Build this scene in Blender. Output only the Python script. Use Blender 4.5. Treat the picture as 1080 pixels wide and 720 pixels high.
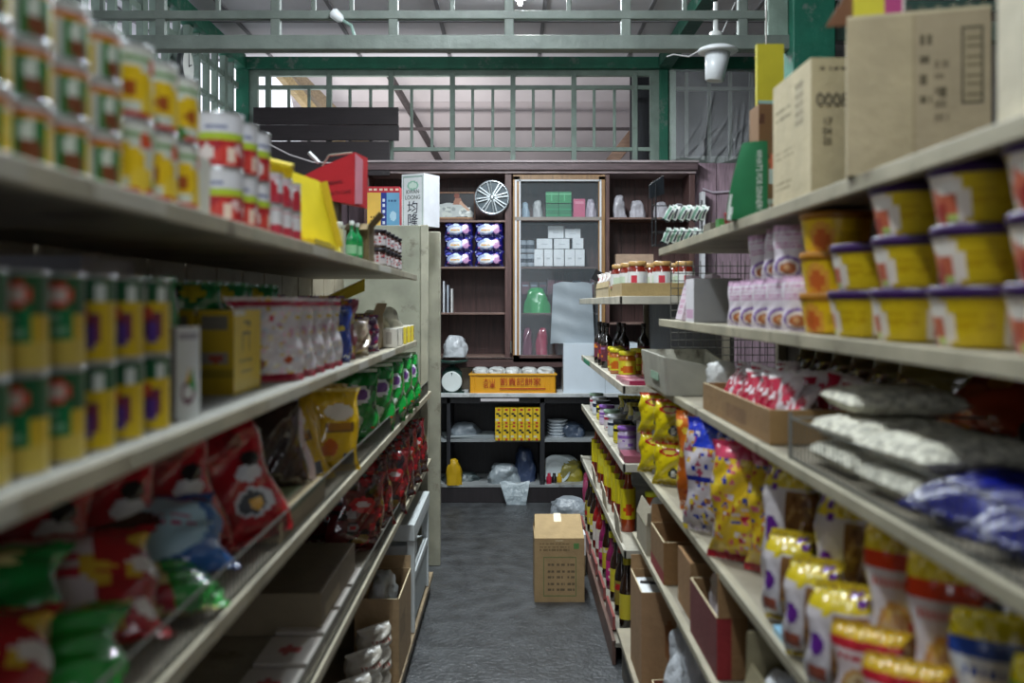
import bpy, math, random
import numpy as np
from mathutils import Matrix, Vector
for o in list(bpy.data.objects): bpy.data.objects.remove(o)
SC = bpy.context.scene; COL = SC.collection
EYE = 1.46; F = 1050.0
# ---------------------------------------------------------------- camera, light, exposure
cam = bpy.data.cameras.new('camera'); camo = bpy.data.objects.new('camera', cam); COL.objects.link(camo)
camo.location = (0, 0, EYE); camo.rotation_euler = (math.radians(90), 0, 0)
cam.sensor_width = 36; cam.lens = 35.0; cam.shift_y = -40/1080.0; cam.clip_start = .02
cam.dof.use_dof = True; cam.dof.focus_distance = 6.0; cam.dof.aperture_fstop = 2.7
SC.camera = camo
w = bpy.data.worlds.new('world'); SC.world = w; w.use_nodes = True
w.node_tree.nodes['Background'].inputs[0].default_value = (.86, .90, 1.0, 1)
w.node_tree.nodes['Background'].inputs[1].default_value = 1.15
def area(name, loc, size, power, col=(.88, .96, 1.0), rot=(0, 0, 0)):
    l = bpy.data.lights.new(name, 'AREA'); l.shape = 'RECTANGLE'; l.size, l.size_y = size; l.energy = power; l.color = col
    o = bpy.data.objects.new(name, l); COL.objects.link(o); o.location = loc; o.rotation_euler = rot
    return o
area('tube_light', (0.05, 5.6, 3.28), (.12, 1.2), 62)
area('tube_light', (-0.15, 3.3, 3.28), (.12, 1.2), 34)
area('tube_light', (-0.25, 0.9, 3.28), (.12, 1.2), 15)
area('front_fill', (0.1, -2.4, 1.5), (1.3, 1.9), 8.5, (.93, .97, 1), (math.radians(90), 0, 0))  # unseen fill added behind the camera to brighten the near shelves
area('far_ceiling_fill', (-.9, 8.15, 2.35), (1.8, .2), 17, (1, .98, .98), (math.radians(170), 0, 0))  # added fill, hidden behind the cabinet, to brighten the far ceiling boards
SC.view_settings.view_transform = 'Standard'; SC.view_settings.look = 'None'
SC.view_settings.exposure = 0.48; SC.view_settings.gamma = 1; SC.view_settings.use_curve_mapping = False
SC.cycles.use_denoising = True; SC.cycles.max_bounces = 7; SC.cycles.transparent_max_bounces = 12
SC.cycles.sample_clamp_indirect = 3.0; SC.cycles.caustics_reflective = False; SC.cycles.caustics_refractive = False
# ---------------------------------------------------------------- helpers
def C(h):
    if not isinstance(h, str): return tuple(h)
    h = h.lstrip('#'); r = []
    for i in (0, 2, 4):
        v = int(h[i:i+2], 16)/255; r.append(v/12.92 if v <= .04045 else ((v+.055)/1.055)**2.4)
    return tuple(r)
def W(px, py, d): return Vector(((px-540)*d/F, d, EYE-(py-320)*d/F))
class Art:
    def __init__(s, w, h, bg): w, h = w*2, h*2; s.w, s.h = w, h; s.a = np.empty((h, w, 3)); s.a[:] = C(bg)
    def mask(s):
        y, x = np.mgrid[0:s.h, 0:s.w]; return (x+.5)/s.w, (y+.5)/s.h
    def rect(s, x0, y0, x1, y1, c):
        x, y = s.mask(); s.a[(x >= x0) & (x < x1) & (y >= y0) & (y < y1)] = C(c); return s
    def ell(s, cx, cy, rx, ry, c):
        x, y = s.mask(); s.a[((x-cx)/rx)**2+((y-cy)/ry)**2 < 1] = C(c); return s
    def tri(s, pts, c):
        x, y = s.mask(); m = np.ones(x.shape, bool)
        ar = sum(pts[i][0]*pts[(i+1) % len(pts)][1]-pts[(i+1) % len(pts)][0]*pts[i][1] for i in range(len(pts)))
        for i in range(len(pts)):
            a, b = pts[i], pts[(i+1) % len(pts)]
            cr = (b[0]-a[0])*(y-a[1])-(b[1]-a[1])*(x-a[0]); m &= (cr*ar >= 0)
        s.a[m] = C(c); return s
    def blobs(s, n, cols, x0, y0, x1, y1, r, seed):
        R = random.Random(seed)
        for i in range(n):
            s.ell(R.uniform(x0, x1), R.uniform(y0, y1), r*R.uniform(.5, 1.3), r*R.uniform(.4, 1.0)*s.w/s.h, R.choice(cols))
        return s
    def lines(s, x0, y0, x1, y1, n, c, seed=1):          # rows of illegibly small print
        R = random.Random(seed); hh = (y1-y0)/n
        for i in range(n):
            x = x0
            while x < x1:
                l = R.uniform(.03, .09); s.rect(x, y0+i*hh+hh*.25, min(x+l, x1), y0+i*hh+hh*.75, c); x += l+.025
        return s
    def get(s, u, v):
        return s.a[np.clip((v*s.h).astype(int), 0, s.h-1), np.clip((u*s.w).astype(int), 0, s.w-1)]
class MB:
    def __init__(s): s.v = []; s.f = []; s.c = []; s.n = 0; s.M = None
    def add(s, V, Fc, cols):
        V = np.asarray(V, float)
        if s.M is not None:
            m = np.array(s.M); V = V@m[:3, :3].T+m[:3, 3]
        s.v.append(V); s.f += [tuple(i+s.n for i in f) for f in Fc]; s.n += len(V)
        if isinstance(cols, (str, tuple)): s.c += [C(cols)]*len(Fc)
        else: s.c += [tuple(c) for c in cols]
        return s
    def box(s, x0, x1, y0, y1, z0, z1, c):
        return s.add([(x0, y0, z0), (x1, y0, z0), (x1, y1, z0), (x0, y1, z0), (x0, y0, z1), (x1, y0, z1), (x1, y1, z1), (x0, y1, z1)],
              [(0, 3, 2, 1), (4, 5, 6, 7), (0, 1, 5, 4), (1, 2, 6, 5), (2, 3, 7, 6), (3, 0, 4, 7)], c)
    def beam(s, a, b, w, h, c):                          # bar between two points
        a, b = Vector(a), Vector(b); d = b-a; L = d.length; q = d.to_track_quat('Y', 'Z').to_matrix().to_4x4()
        old = s.M; m = Matrix.Translation(a)@q; s.M = m if old is None else old@m
        s.box(-w/2, w/2, 0, L, -h/2, h/2, c); s.M = old; return s
    def grid(s, P, cols, closed=False):
        P = np.asarray(P, float); nv, nu = P.shape[:2]
        fs = [(j*nu+i, j*nu+i+1, (j+1)*nu+i+1, (j+1)*nu+i) for j in range(nv-1) for i in range(nu-1)]
        if isinstance(cols, Art):
            vv, uu = np.mgrid[0:nv-1, 0:nu-1]; cc = cols.get((uu+.5)/(nu-1), (vv+.5)/(nv-1)).reshape(-1, 3)
        else: cc = cols
        return s.add(P.reshape(-1, 3), fs, cc)
    def lathe(s, prof, c, seg=24, cap=True, sy=1.0):
        n = len(prof); th = np.linspace(-math.pi*1.5, math.pi*.5, seg+1)
        P = np.zeros((n, seg+1, 3))
        for j, (r, z) in enumerate(prof): P[j, :, 0] = r*np.cos(th); P[j, :, 1] = r*np.sin(th)*sy; P[j, :, 2] = z
        s.grid(P, c)
        if cap:
            cc = c if not isinstance(c, Art) else tuple(c.a[-1, 0])
            for j, fl in ((0, True), (n-1, False)):
                if prof[j][0] > 1e-4:
                    r = list(range(seg)); s.add(P[j, :seg], [tuple(r[::-1] if fl else r)], cc)
        return s
    def tube(s, pts, r, c, seg=6):
        pts = [Vector(p) for p in pts]; n = len(pts); P = np.zeros((n, seg+1, 3)); up = Vector((.13, .21, .97))
        for i, p in enumerate(pts):
            t = (pts[min(i+1, n-1)]-pts[max(i-1, 0)]).normalized()
            if abs(t.dot(up)) > .95: up = Vector((.9, .3, .1))
            a = t.cross(up).normalized(); b = t.cross(a).normalized()
            for k in range(seg+1):
                q = p+(a*math.cos(k*2*math.pi/seg)+b*math.sin(k*2*math.pi/seg))*r; P[i, k] = q
        return s.grid(P, c)
    def abox(s, sx, sy, sz, arts, base, res=24):          # printed carton: origin mid-bottom, arts for f(ront -y) l(-x) r(+x) b t
        x, y = sx/2, sy/2
        fc = {'f': ((-x, -y, 0), (sx, 0, 0), (0, 0, sz)), 'r': ((x, -y, 0), (0, sy, 0), (0, 0, sz)), 'l': ((-x, y, 0), (0, -sy, 0), (0, 0, sz)),
              'b': ((x, y, 0), (-sx, 0, 0), (0, 0, sz)), 't': ((-x, -y, sz), (sx, 0, 0), (0, sy, 0)), 'u': ((-x, y, 0), (sx, 0, 0), (0, -sy, 0))}
        for k, (o, a, b) in fc.items():
            art = arts.get(k)
            n = res if isinstance(art, Art) else 1
            v, u = np.mgrid[0:n+1, 0:n+1]/n
            P = np.array(o)+u[..., None]*np.array(a)+v[..., None]*np.array(b)
            s.grid(P, art if art is not None else base)
        return s
    def build(s, name, mat, parent=None, smooth=False, bevel=0, loc=None, rot=None):
        me = bpy.data.meshes.new(name); V = np.concatenate(s.v)
        me.from_pydata(V.tolist(), [], s.f)
        at = me.attributes.new('Col', 'FLOAT_COLOR', 'FACE')
        at.data.foreach_set('color', np.c_[np.array(s.c), np.ones(len(s.c))].astype(np.float32).ravel())
        if smooth: me.polygons.foreach_set('use_smooth', [True]*len(me.polygons))
        me.materials.append(MAT[mat]); me.update()
        o = bpy.data.objects.new(name, me); COL.objects.link(o)
        if parent is not None: o.parent = parent
        if loc is not None: o.location = loc
        if rot is not None: o.rotation_euler = rot
        if bevel:
            b = o.modifiers.new('bevel', 'BEVEL'); b.width = bevel; b.segments = 2; b.limit_method = 'ANGLE'
        return o
def mk(name, rough=.6, metal=0, noise=0, nscale=8, bump=0, bscale=30, spec=.5, coat=0, alpha=1, dirt=None, stretch=(1, 1, 1), trans=0):
    m = bpy.data.materials.new(name); m.use_nodes = True; nt = m.node_tree; N, L = nt.nodes, nt.links; b = N['Principled BSDF']
    a = N.new('ShaderNodeAttribute'); a.attribute_name = 'Col'; col = a.outputs['Color']
    tc = N.new('ShaderNodeTexCoord'); mp = N.new('ShaderNodeMapping'); mp.inputs['Scale'].default_value = stretch
    L.new(tc.outputs['Object'], mp.inputs['Vector'])
    if noise:
        t = N.new('ShaderNodeTexNoise'); t.inputs['Scale'].default_value = nscale; t.inputs['Detail'].default_value = 6; L.new(mp.outputs[0], t.inputs['Vector'])
        r = N.new('ShaderNodeMapRange'); r.inputs[1].default_value = .3; r.inputs[2].default_value = .7; r.inputs[3].default_value = 1-noise; r.inputs[4].default_value = 1+noise*.5
        L.new(t.outputs[0], r.inputs[0])
        x = N.new('ShaderNodeMix'); x.data_type = 'RGBA'; x.blend_type = 'MULTIPLY'; x.inputs[0].default_value = 1
        L.new(col, x.inputs[6]); L.new(r.outputs[0], x.inputs[7]); col = x.outputs[2]
    if dirt:
        t = N.new('ShaderNodeTexNoise'); t.inputs['Scale'].default_value = dirt[1]; t.inputs['Detail'].default_value = 9; t.inputs['Roughness'].default_value = .7; L.new(mp.outputs[0], t.inputs['Vector'])
        r = N.new('ShaderNodeMapRange'); r.inputs[1].default_value = .56; r.inputs[2].default_value = .68; L.new(t.outputs[0], r.inputs[0])
        x = N.new('ShaderNodeMix'); x.data_type = 'RGBA'; L.new(r.outputs[0], x.inputs[0]); L.new(col, x.inputs[6]); x.inputs[7].default_value = (*C(dirt[0]), 1); col = x.outputs[2]
    L.new(col, b.inputs['Base Color']); b.inputs['Roughness'].default_value = rough; b.inputs['Metallic'].default_value = metal
    b.inputs['Specular IOR Level'].default_value = spec; b.inputs['Coat Weight'].default_value = coat; b.inputs['Coat Roughness'].default_value = .12
    if bump:
        t = N.new('ShaderNodeTexNoise'); t.inputs['Scale'].default_value = bscale; t.inputs['Detail'].default_value = 3; L.new(mp.outputs[0], t.inputs['Vector'])
        u = N.new('ShaderNodeBump'); u.inputs['Strength'].default_value = bump; u.inputs['Distance'].default_value = .02; L.new(t.outputs[0], u.inputs['Height']); L.new(u.outputs[0], b.inputs['Normal'])
        if coat: L.new(u.outputs[0], b.inputs['Coat Normal'])
    if alpha < 1:
        tr = N.new('ShaderNodeBsdfTransparent'); mx = N.new('ShaderNodeMixShader'); mx.inputs[0].default_value = alpha
        L.new(tr.outputs[0], mx.inputs[1]); L.new(b.outputs[0], mx.inputs[2]); L.new(mx.outputs[0], N['Material Output'].inputs['Surface'])
    if trans: b.inputs['Transmission Weight'].default_value = trans
    return m
MAT = {
 'paper': mk('paper', .75, noise=.08, nscale=20), 'card': mk('cardboard', .85, noise=.14, nscale=14, bump=.12, bscale=60),
 'plastic': mk('plastic', .35, noise=.05), 'print': mk('printed_paper', .32, noise=.05, nscale=30), 'foil': mk('foil_film', .2, noise=.1, bump=.4, bscale=13, coat=.8, spec=.7),
 'tin': mk('tin', .3, metal=.85, noise=.1), 'chrome': mk('chrome', .22, metal=.9), 'wire': mk('wire', .45, metal=.3, noise=.2),
 'paint': mk('shelf_paint', .5, noise=.3, nscale=6, dirt=('#5c5444', 5), bump=.05), 'green': mk('old_green_paint', .55, noise=.25, nscale=7, dirt=('#6a716c', 9), bump=.2, bscale=25),
 'wood': mk('dark_wood', .45, noise=.35, nscale=9, stretch=(6, 6, .7)), 'woodh': mk('wood_board', .5, noise=.35, nscale=9, stretch=(.7, 6, 6)),
 'floor': mk('concrete', .42, noise=.55, nscale=9, bump=.5, bscale=40, dirt=('#3c3d3e', 2.6)), 'ceil': mk('ceiling_board', .8, noise=.15, nscale=2),
 'glass': mk('glass', .04, alpha=.07, spec=1), 'film': mk('plastic_film', .14, alpha=.24, bump=.25, bscale=9, spec=1, noise=.2), 'bagfilm': mk('plastic_bag', .3, alpha=.72, bump=.9, bscale=22, spec=.8, noise=.15),
 'bagplastic': mk('opaque_plastic_bag', .3, bump=.3, bscale=9, spec=.4), 'liquid': mk('jar_contents', .12, noise=.2, nscale=40, coat=.6, spec=.8), 'noodle': mk('dry_noodles', .6, noise=.5, nscale=60, bump=1, bscale=70)}
m = bpy.data.materials.new('lit_tube'); m.use_nodes = True; m.node_tree.nodes['Principled BSDF'].inputs['Emission Color'].default_value = (.9, .97, 1, 1)
m.node_tree.nodes['Principled BSDF'].inputs['Emission Strength'].default_value = 95; MAT['tube'] = m
def tag(o, label, cat, group=None, kind=None):
    o['label'] = label; o['category'] = cat
    if group: o['group'] = group
    if kind: o['kind'] = kind
    return o
def thing(name, label=None, cat=None, loc=(0, 0, 0), rz=0, group=None):
    o = bpy.data.objects.new(name, None); COL.objects.link(o); o.empty_display_size = .02
    o.location = loc; o.rotation_euler = (0, 0, math.radians(rz))
    if label: tag(o, label, cat, group)
    return o
def struct(o, label=None):
    o['kind'] = 'structure'
    if label: o['label'] = label
    return o
def dup(o, parent=None):
    c = o.copy(); COL.objects.link(c)
    if parent is not None: c.parent = parent
    for ch in list(o.children): dup(ch, c)
    return c
CACHE = {}
def inst(key, builder, loc, label, group=None, rz=0, rx=0, ry=0, s=1):
    # the first one is the built thing itself, later ones are copies of it and of its parts
    if key not in CACHE: CACHE[key] = o = builder()
    else: o = dup(CACHE[key])
    o.location = loc; o.rotation_mode = 'ZXY' if False else 'XYZ'; o.rotation_euler = tuple(math.radians(a) for a in (rx, ry, rz)); o.scale = (s, s, s) if not isinstance(s, tuple) else s
    o['label'] = label
    if group: o['group'] = group
    elif 'group' in o: del o['group']
    return o
FONT = None
def text(parent, name, st, size, loc, rot, col, mat='paper', width=None, ext=.0004, vert=False):
    cu = bpy.data.curves.new(name, 'FONT'); cu.body = st; cu.size = size; cu.align_x = 'CENTER'; cu.align_y = 'CENTER'; cu.extrude = ext; cu.resolution_u = 3
    t = bpy.data.objects.new(name, cu); COL.objects.link(t); bpy.context.view_layer.update()
    me = bpy.data.meshes.new_from_object(t.evaluated_get(bpy.context.evaluated_depsgraph_get())); bpy.data.objects.remove(t)
    if width and len(me.vertices):
        xs = [v.co.x for v in me.vertices]; k = width/(max(xs)-min(xs))
        for v in me.vertices: v.co.x *= k
    me.materials.clear(); me.materials.append(MAT[mat])
    at = me.attributes.new('Col', 'FLOAT_COLOR', 'FACE'); at.data.foreach_set('color', np.tile([*C(col), 1.0], len(me.polygons)).astype(np.float32))
    o = bpy.data.objects.new(name, me); COL.objects.link(o); o.parent = parent; o.location = loc; o.rotation_euler = tuple(math.radians(a) for a in rot)
    return o
ORD = ['first', 'second', 'third', 'fourth', 'fifth', 'sixth', 'seventh', 'eighth', 'ninth', 'tenth', 'eleventh', 'twelfth']
# ---------------------------------------------------------------- product builders
def can(cat, name, r, h, art, rim='#c9ccd0', seg=36, res=14):
    def b():
        t = thing(name, 'x', cat)
        m = MB(); m.lathe([(r*.93, .002), (r, 0), (r, .002), (r*.97, .004)], rim, seg); m.build('rim', 'tin', t, True)
        m = MB(); m.lathe([(r*.97, h-.004), (r, h-.002), (r, h), (r*.93, h), (r*.92, h-.002)], rim, seg); m.build('rim', 'tin', t, True)
        m = MB(); m.lathe([(r*.985, .003+(h-.006)*k/res) for k in range(res+1)], art, seg, False); m.build('label_wrap', 'print', t, True)
        return t
    return b
def jar(name, r, h, body, lid, label, lidr=.85, cat='jar', seg=20):
    def b():
        t = thing(name, 'x', cat)
        m = MB(); m.lathe([(r*.85, 0), (r, .006), (r, h*.72), (r*.8, h*.84), (r*.78, h*.86)], body, seg); m.build('glass_body', 'liquid', t, True)
        m = MB(); m.lathe([(r*lidr, h*.84), (r*lidr*1.04, h*.85), (r*lidr*1.04, h*.985), (r*lidr*.95, h)], lid, seg); m.build('lid', 'plastic', t, True)
        if label is not None:
            m = MB(); m.lathe([(r*1.012, h*(.14+.5*k/8)) for k in range(9)], label, seg, False); m.build('label_wrap', 'print', t, True)
        return t
    return b
def bottle(name, r, h, body, cap, label, cat='bottle', neck=.32, seg=16, lb=(.15, .5)):
    def b():
        t = thing(name, 'x', cat)
        m = MB(); m.lathe([(r*.9, 0), (r, .005), (r, h*.55), (r*.85, h*.64), (r*neck*1.2, h*.74), (r*neck, h*.8), (r*neck, h*.92)], body, seg); m.build('glass_body', 'liquid', t, True)
        m = MB(); m.lathe([(r*neck*1.25, h*.9), (r*neck*1.3, h*.99), (r*neck*1.1, h)], cap, seg); m.build('cap', 'plastic', t, True)
        m = MB(); m.lathe([(r*1.015, h*(lb[0]+(lb[1]-lb[0])*k/8)) for k in range(9)], label, seg, False); m.build('label_wrap', 'print', t, True)
        return t
    return b
def bagmesh(m, w, h, t, art, seed=1, nu=30, nv=44, fat=1.0, wr=.006, gather=0, gus=.0):
    R = random.Random(seed); ph = [(R.uniform(3, 9), R.uniform(3, 9), R.uniform(0, 6.3), R.uniform(-1, 1)) for _ in range(6)]
    v, u = np.mgrid[0:nv+1, 0:nu+1].astype(float); u /= nu; v /= nv
    ed = np.clip(1-np.abs(2*u-1)**2.6, 0, 1)**.55; vv = np.clip((v-.05)/.9, 0, 1); ends = np.clip(1-np.abs(2*vv-1)**3.2, 0, 1)**.6
    prof = ed*ends*(1+.25*fat*(.5-v))
    width = w*(1-.07*ends*1.0)*(1-gather*np.clip((v-.72)/.28, 0, 1)**.7*np.where(v > .93, .75, 1))
    for sgn in (-1, 1):
        n = sum(a*np.sin(fx*u*2+fy*v*3*(1 if sgn > 0 else -1)+p) for fx, fy, p, a in ph)/3
        rid = np.sin(u*38+seed)*np.exp(-((v-.05)/.1)**2)+np.sin(u*33+seed*2)*np.exp(-((v-.95)/.12)**2)
        y = sgn*(prof*t/2)+wr*n*prof+.0025*rid
        x = (u-.5)*width+wr*.8*np.sin(v*11+seed)*(1-ed)
        z = v*h+np.where((v > .99) | (v < .01), .002*np.sin(u*90), 0)
        P = np.stack([x, y, z], -1)
        if sgn > 0: P = P[:, ::-1]
        m.grid(P, art)
    return m
def bag(name, w, h, t, art, seed=1, cat='bag', mat='foil', seal=None, **k):
    def b():
        m = MB(); bagmesh(m, w, h, t, art, seed, **k)
        if seal is None: return tag(m.build(name, mat, None, True), 'x', cat)
        r = thing(name, 'x', cat); m.build('pouch', mat, r, True)
        s = MB(); n = 24; gz = k.get('gather', 0)
        for j in range(n): # pleated seal strip along the top
            x = (j/n-.5)*w*(1-gz*.75)*.98; dx = w*(1-gz*.75)/n; y = .003*(-1)**j
            s.add([(x, y-.001, h*.955), (x+dx, -y-.001, h*.955), (x+dx, -y-.001, h*1.03), (x, y-.001, h*1.03)], [(0, 1, 2, 3)], seal)
        s.build('seal', mat, r); return r
    return b
def carton(name, sx, sy, sz, arts, base, cat='box', mat='card', res=24, flaps=None, bevel=0):
    def b():
        t = thing(name, 'x', cat)
        m = MB()
        if not flaps: m.abox(sx, sy, sz, arts, base, res); m.build('shell', mat, t, bevel=bevel)
        else: opencarton(t, sx, sy, sz, arts, base, flaps, mat, res)
        return t
    return b
def opencarton(t, sx, sy, sz, arts, base, flaps, mat='card', res=24, wt=.004):
    # walls with thickness, four at most, then a flap part for each angle given; flaps = {'f': (len, deg outward)}
    x, y = sx/2, sy/2; m = MB()
    def panel(o, a, b, nrm, art):
        n = res if isinstance(art, Art) else 1; v, u = np.mgrid[0:n+1, 0:n+1]/n
        o, a, b, nrm = map(np.array, (o, a, b, nrm))
        P = o+u[..., None]*a+v[..., None]*b; m.grid(P, art if art is not None else base)
        Q = P-nrm*wt; m.grid(Q[:, ::-1], base)
        E = np.array([[o+b, o+b+a], [o+b-nrm*wt, o+b+a-nrm*wt]]); m.grid(E, '#d8c7a2')
    panel((-x, -y, 0), (sx, 0, 0), (0, 0, sz), (0, -1, 0), arts.get('f')); panel((x, -y, 0), (0, sy, 0), (0, 0, sz), (1, 0, 0), arts.get('r'))
    panel((x, y, 0), (-sx, 0, 0), (0, 0, sz), (0, 1, 0), arts.get('b')); panel((-x, y, 0), (0, -sy, 0), (0, 0, sz), (-1, 0, 0), arts.get('l'))
    m.box(-x+wt, x-wt, -y+wt, y-wt, 0, .004, base); m.build('shell', mat, t)
    for k, (L, deg) in flaps.items():
        a = math.radians(deg); f = MB(); c, s_ = math.cos(a), math.sin(a)   # deg 0 = straight up, 90 = out flat
        W2, ax = (x, 0) if k in 'fb' else (y, 1)
        f.box(-W2*.98, W2*.98, -.0015, .0015, 0, L, base)
        o = f.build('flap', mat, t); rz = {'f': 0, 'r': math.pi/2, 'b': math.pi, 'l': -math.pi/2}[k]
        o.location = {'f': (0, -y, sz), 'r': (x, 0, sz), 'b': (0, y, sz), 'l': (-x, 0, sz)}[k]; o.rotation_euler = (a, 0, rz)
def crumple(m, w, d, h, col, seed=1, n=22, flat=.5):      # heap of soft plastic bag
    R = random.Random(seed); ks = [(R.uniform(1, 4), R.uniform(1, 4), R.uniform(0, 6)) for _ in range(7)]
    th, ph = np.meshgrid(np.linspace(0, 2*math.pi, n+1), np.linspace(0, math.pi/2, n//2+1))
    k = 1.0
    for i, (a, b, c) in enumerate(ks): k = k+.10/(1+.3*i)*np.sin(round(a)*th*(1+i//3)+c)*np.sin((b+i)*ph+c)*np.cos(ph)**.5
    r = k/k.max()
    nx, ny, nz = np.cos(th)*np.cos(ph), np.sin(th)*np.cos(ph), np.sin(ph)
    for j in range(16):
        dv = Vector((R.uniform(-1, 1), R.uniform(-1, 1), R.uniform(-.3, 1))).normalized(); c0 = R.uniform(-.7, .8)
        r = r-R.uniform(.03, .11)*np.exp(-((nx*dv.x+ny*dv.y+nz*dv.z-c0)/R.uniform(.05, .11))**2)
    sg = lambda q: np.sign(q)*np.abs(q)**.62
    r = r*(1+.05*np.sin(th*9+ph*5+seed)*np.cos(ph)+.04*np.sin(th*14-ph*9)*np.cos(ph))
    P = np.stack([w/2*r*sg(np.cos(th))*sg(np.cos(ph)), d/2*r*sg(np.sin(th))*sg(np.cos(ph)), h*(.8+.2*r)*np.sin(ph)**.62], -1); P[:, -1] = P[:, 0]
    m.grid(P, col); return m
# ================================================================ the room
GR, GD, GL = '#0f5f48', '#0d4c3b', '#74857b'              # strong green, dark green, faded grey-green
m = MB(); m.box(-3.0, 3.2, -2.5, 12, -.05, 0, '#444648'); struct(m.build('floor', 'floor'))
m = MB(); m.box(-3.0, 3.2, -2.5, 7.9, 3.40, 3.44, '#c6c5ca')
for k in range(8): m.box(-3, 3.2, .2+k*1.1, .23+k*1.1, 3.385, 3.40, '#77767a')
for k in range(9): m.box(-2.6+k*.7, -2.575+k*.7, -2.5, 7.9, 3.388, 3.40, '#77767a')
struct(m.build('ceiling', 'ceil'))
m = MB(); m.box(-2.16, -2.1, -2.5, 7.7, 0, 2.05, '#6b675f'); struct(m.build('wall_left', 'woodh'))
m = MB(); m.box(3.0, 3.06, -2.5, 9.8, 0, 3.4, '#4d4a47'); struct(m.build('wall_right', 'wood'))
m = MB(); m.box(-2.16, -.6, -2.56, -2.5, 0, 3.4, '#57544f'); m.box(.8, 3.06, -2.56, -2.5, 0, 3.4, '#57544f'); m.box(-.6, .8, -2.56, -2.5, 2.5, 3.4, '#57544f'); struct(m.build('wall_front', 'wood'))
m = MB()
for k in range(26):                                        # mauve upright boards of the back wall
    x = -2.1+k*.2; m.box(x+.004, x+.196, 7.9, 7.93, 0, 2.56, '#8d7580')
m.box(-2.1, 3.1, 7.925, 7.95, 0, 2.5, '#2b2125'); struct(m.build('wall_back', 'wood', bevel=.002))
m = MB()
for k in range(9):
    x = 1.375+k*.185; m.box(x+.003, x+.182, 7.585, 7.60, 0, 2.53, '#a48b97')
m.box(1.375, 3.0, 7.60, 7.62, 0, 2.53, '#2b2125'); struct(m.build('wall_back_boards', 'wood', bevel=.002))
# far room seen over the partition: pale pink ceiling boards falling to the back
m = MB()
for k in range(9):
    y0, z0 = 8.1+k*.24, 4.05-k*.19; y1, z1 = y0+.235, z0-.186
    m.add([(-2.0, y0, z0), (1.25, y0, z0), (1.25, y1, z1), (-2.0, y1, z1), (-2.0, y0, z0+.02), (1.25, y0, z0+.02), (1.25, y1, z1+.02), (-2.0, y1, z1+.02)], [(0, 3, 2, 1), (4, 5, 6, 7), (0, 1, 5, 4), (1, 2, 6, 5), (2, 3, 7, 6), (3, 0, 4, 7)], '#cfc8c8' if k % 2 else '#c2b9b9')
struct(m.build('ceiling_far_room', 'ceil'))
m = MB(); m.box(-2.1, 3.0, 10.2, 10.25, 0, 2.9, '#b48f80'); struct(m.build('wall_far_room', 'woodh'))
m = MB()
m.beam((-2.0, 8.15, 3.55), (-1.05, 9.6, 2.62), .07, .1, '#8a7a62'); m.beam((-1.9, 8.15, 3.35), (-1.3, 9.4, 2.6), .06, .08, '#a8946c')
m.beam((-1.25, 8.2, 3.75), (-.62, 9.7, 2.7), .04, .05, '#4b4444')
m.beam((1.28, 8.1, 3.2), (.72, 8.15, 2.50), .07, .09, '#a27a60'); m.beam((-1.9, 8.9, 3.02), (1.2, 8.9, 3.02), .025, .025, '#4a4040')
m.beam((-.62, 8.6, 2.5), (-.62, 8.6, 3.6), .0, .0, '#8b6a58') if False else None
struct(m.build('trim_far_rafters', 'woodh'))
m = MB(); m.box(.95, 3.0, 8.0, 8.04, 2.5, 3.4, '#34343a'); struct(m.build('wall_loft_dark', 'wood'))
# green timber frame: corner posts, top beams
m = MB(); m.box(-2.12, -2.02, 7.64, 7.76, 0, 3.35, GR); struct(m.build('trim_corner_post', 'green', bevel=.004))
m = MB(); m.box(1.13, 1.2, 7.64, 7.74, 2.5, 3.3, GR); struct(m.build('trim_mid_post', 'green', bevel=.004))
m = MB(); m.box(-2.12, 3.0, 7.6, 7.72, 3.255, 3.345, GR); struct(m.build('trim_back_beam', 'green', bevel=.004))
m = MB(); m.box(-2.13, -2.03, -2.5, 7.6, 3.255, 3.36, GR); struct(m.build('trim_left_beam', 'green', bevel=.004))
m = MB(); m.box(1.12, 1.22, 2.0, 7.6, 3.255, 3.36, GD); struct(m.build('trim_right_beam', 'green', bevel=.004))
# back lattice
Z = lambda py, d=7.7: EYE-(py-320)*d/F
X = lambda px, d=7.7: (px-540)*d/F
m = MB(); D = 7.66
m.box(X(262), X(273), D-.003, D+.047, 2.5, Z(76), GL); m.box(X(685), X(697), D-.003, D+.047, 2.5, Z(75), GL)
m.box(X(262), X(697), D, D+.05, Z(81), Z(74), GL); m.box(X(262), X(697), D, D+.04, Z(95), Z(91), GL); m.box(X(262), X(697), D, D+.04, Z(160), Z(156), GL)
mj = [284, 348, 413, 477.5, 541, 605, 669]
for p in mj: m.box(X(p-2.6), X(p+2.6), D-.012, D+.037, 2.5, Z(77), GL)
for a, b in zip(mj[:-1], mj[1:]):
    for k in (1, 2):
        p = a+(b-a)*k/3; m.box(X(p-1.5), X(p+1.5), D+.005, D+.03, Z(158), Z(93), GL)
struct(m.build('window_back_lattice', 'green', bevel=.002))
m = MB()
for p in (724, 748, 770, 792, 815): m.box(X(p-1.8), X(p+1.8), D+.024, D+.054, 2.51, 3.25, '#6c756f')
m.box(X(705), 2.9, D+.02, D+.05, Z(96), Z(92), '#6c756f'); m.box(X(705), 2.9, D+.02, D+.05, 2.5, Z(165), '#6c756f'); m.box(X(705), X(712), D-.003, D+.047, 2.5, 3.255, '#8fa396')
struct(m.build('window_right_lattice', 'green'))
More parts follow.
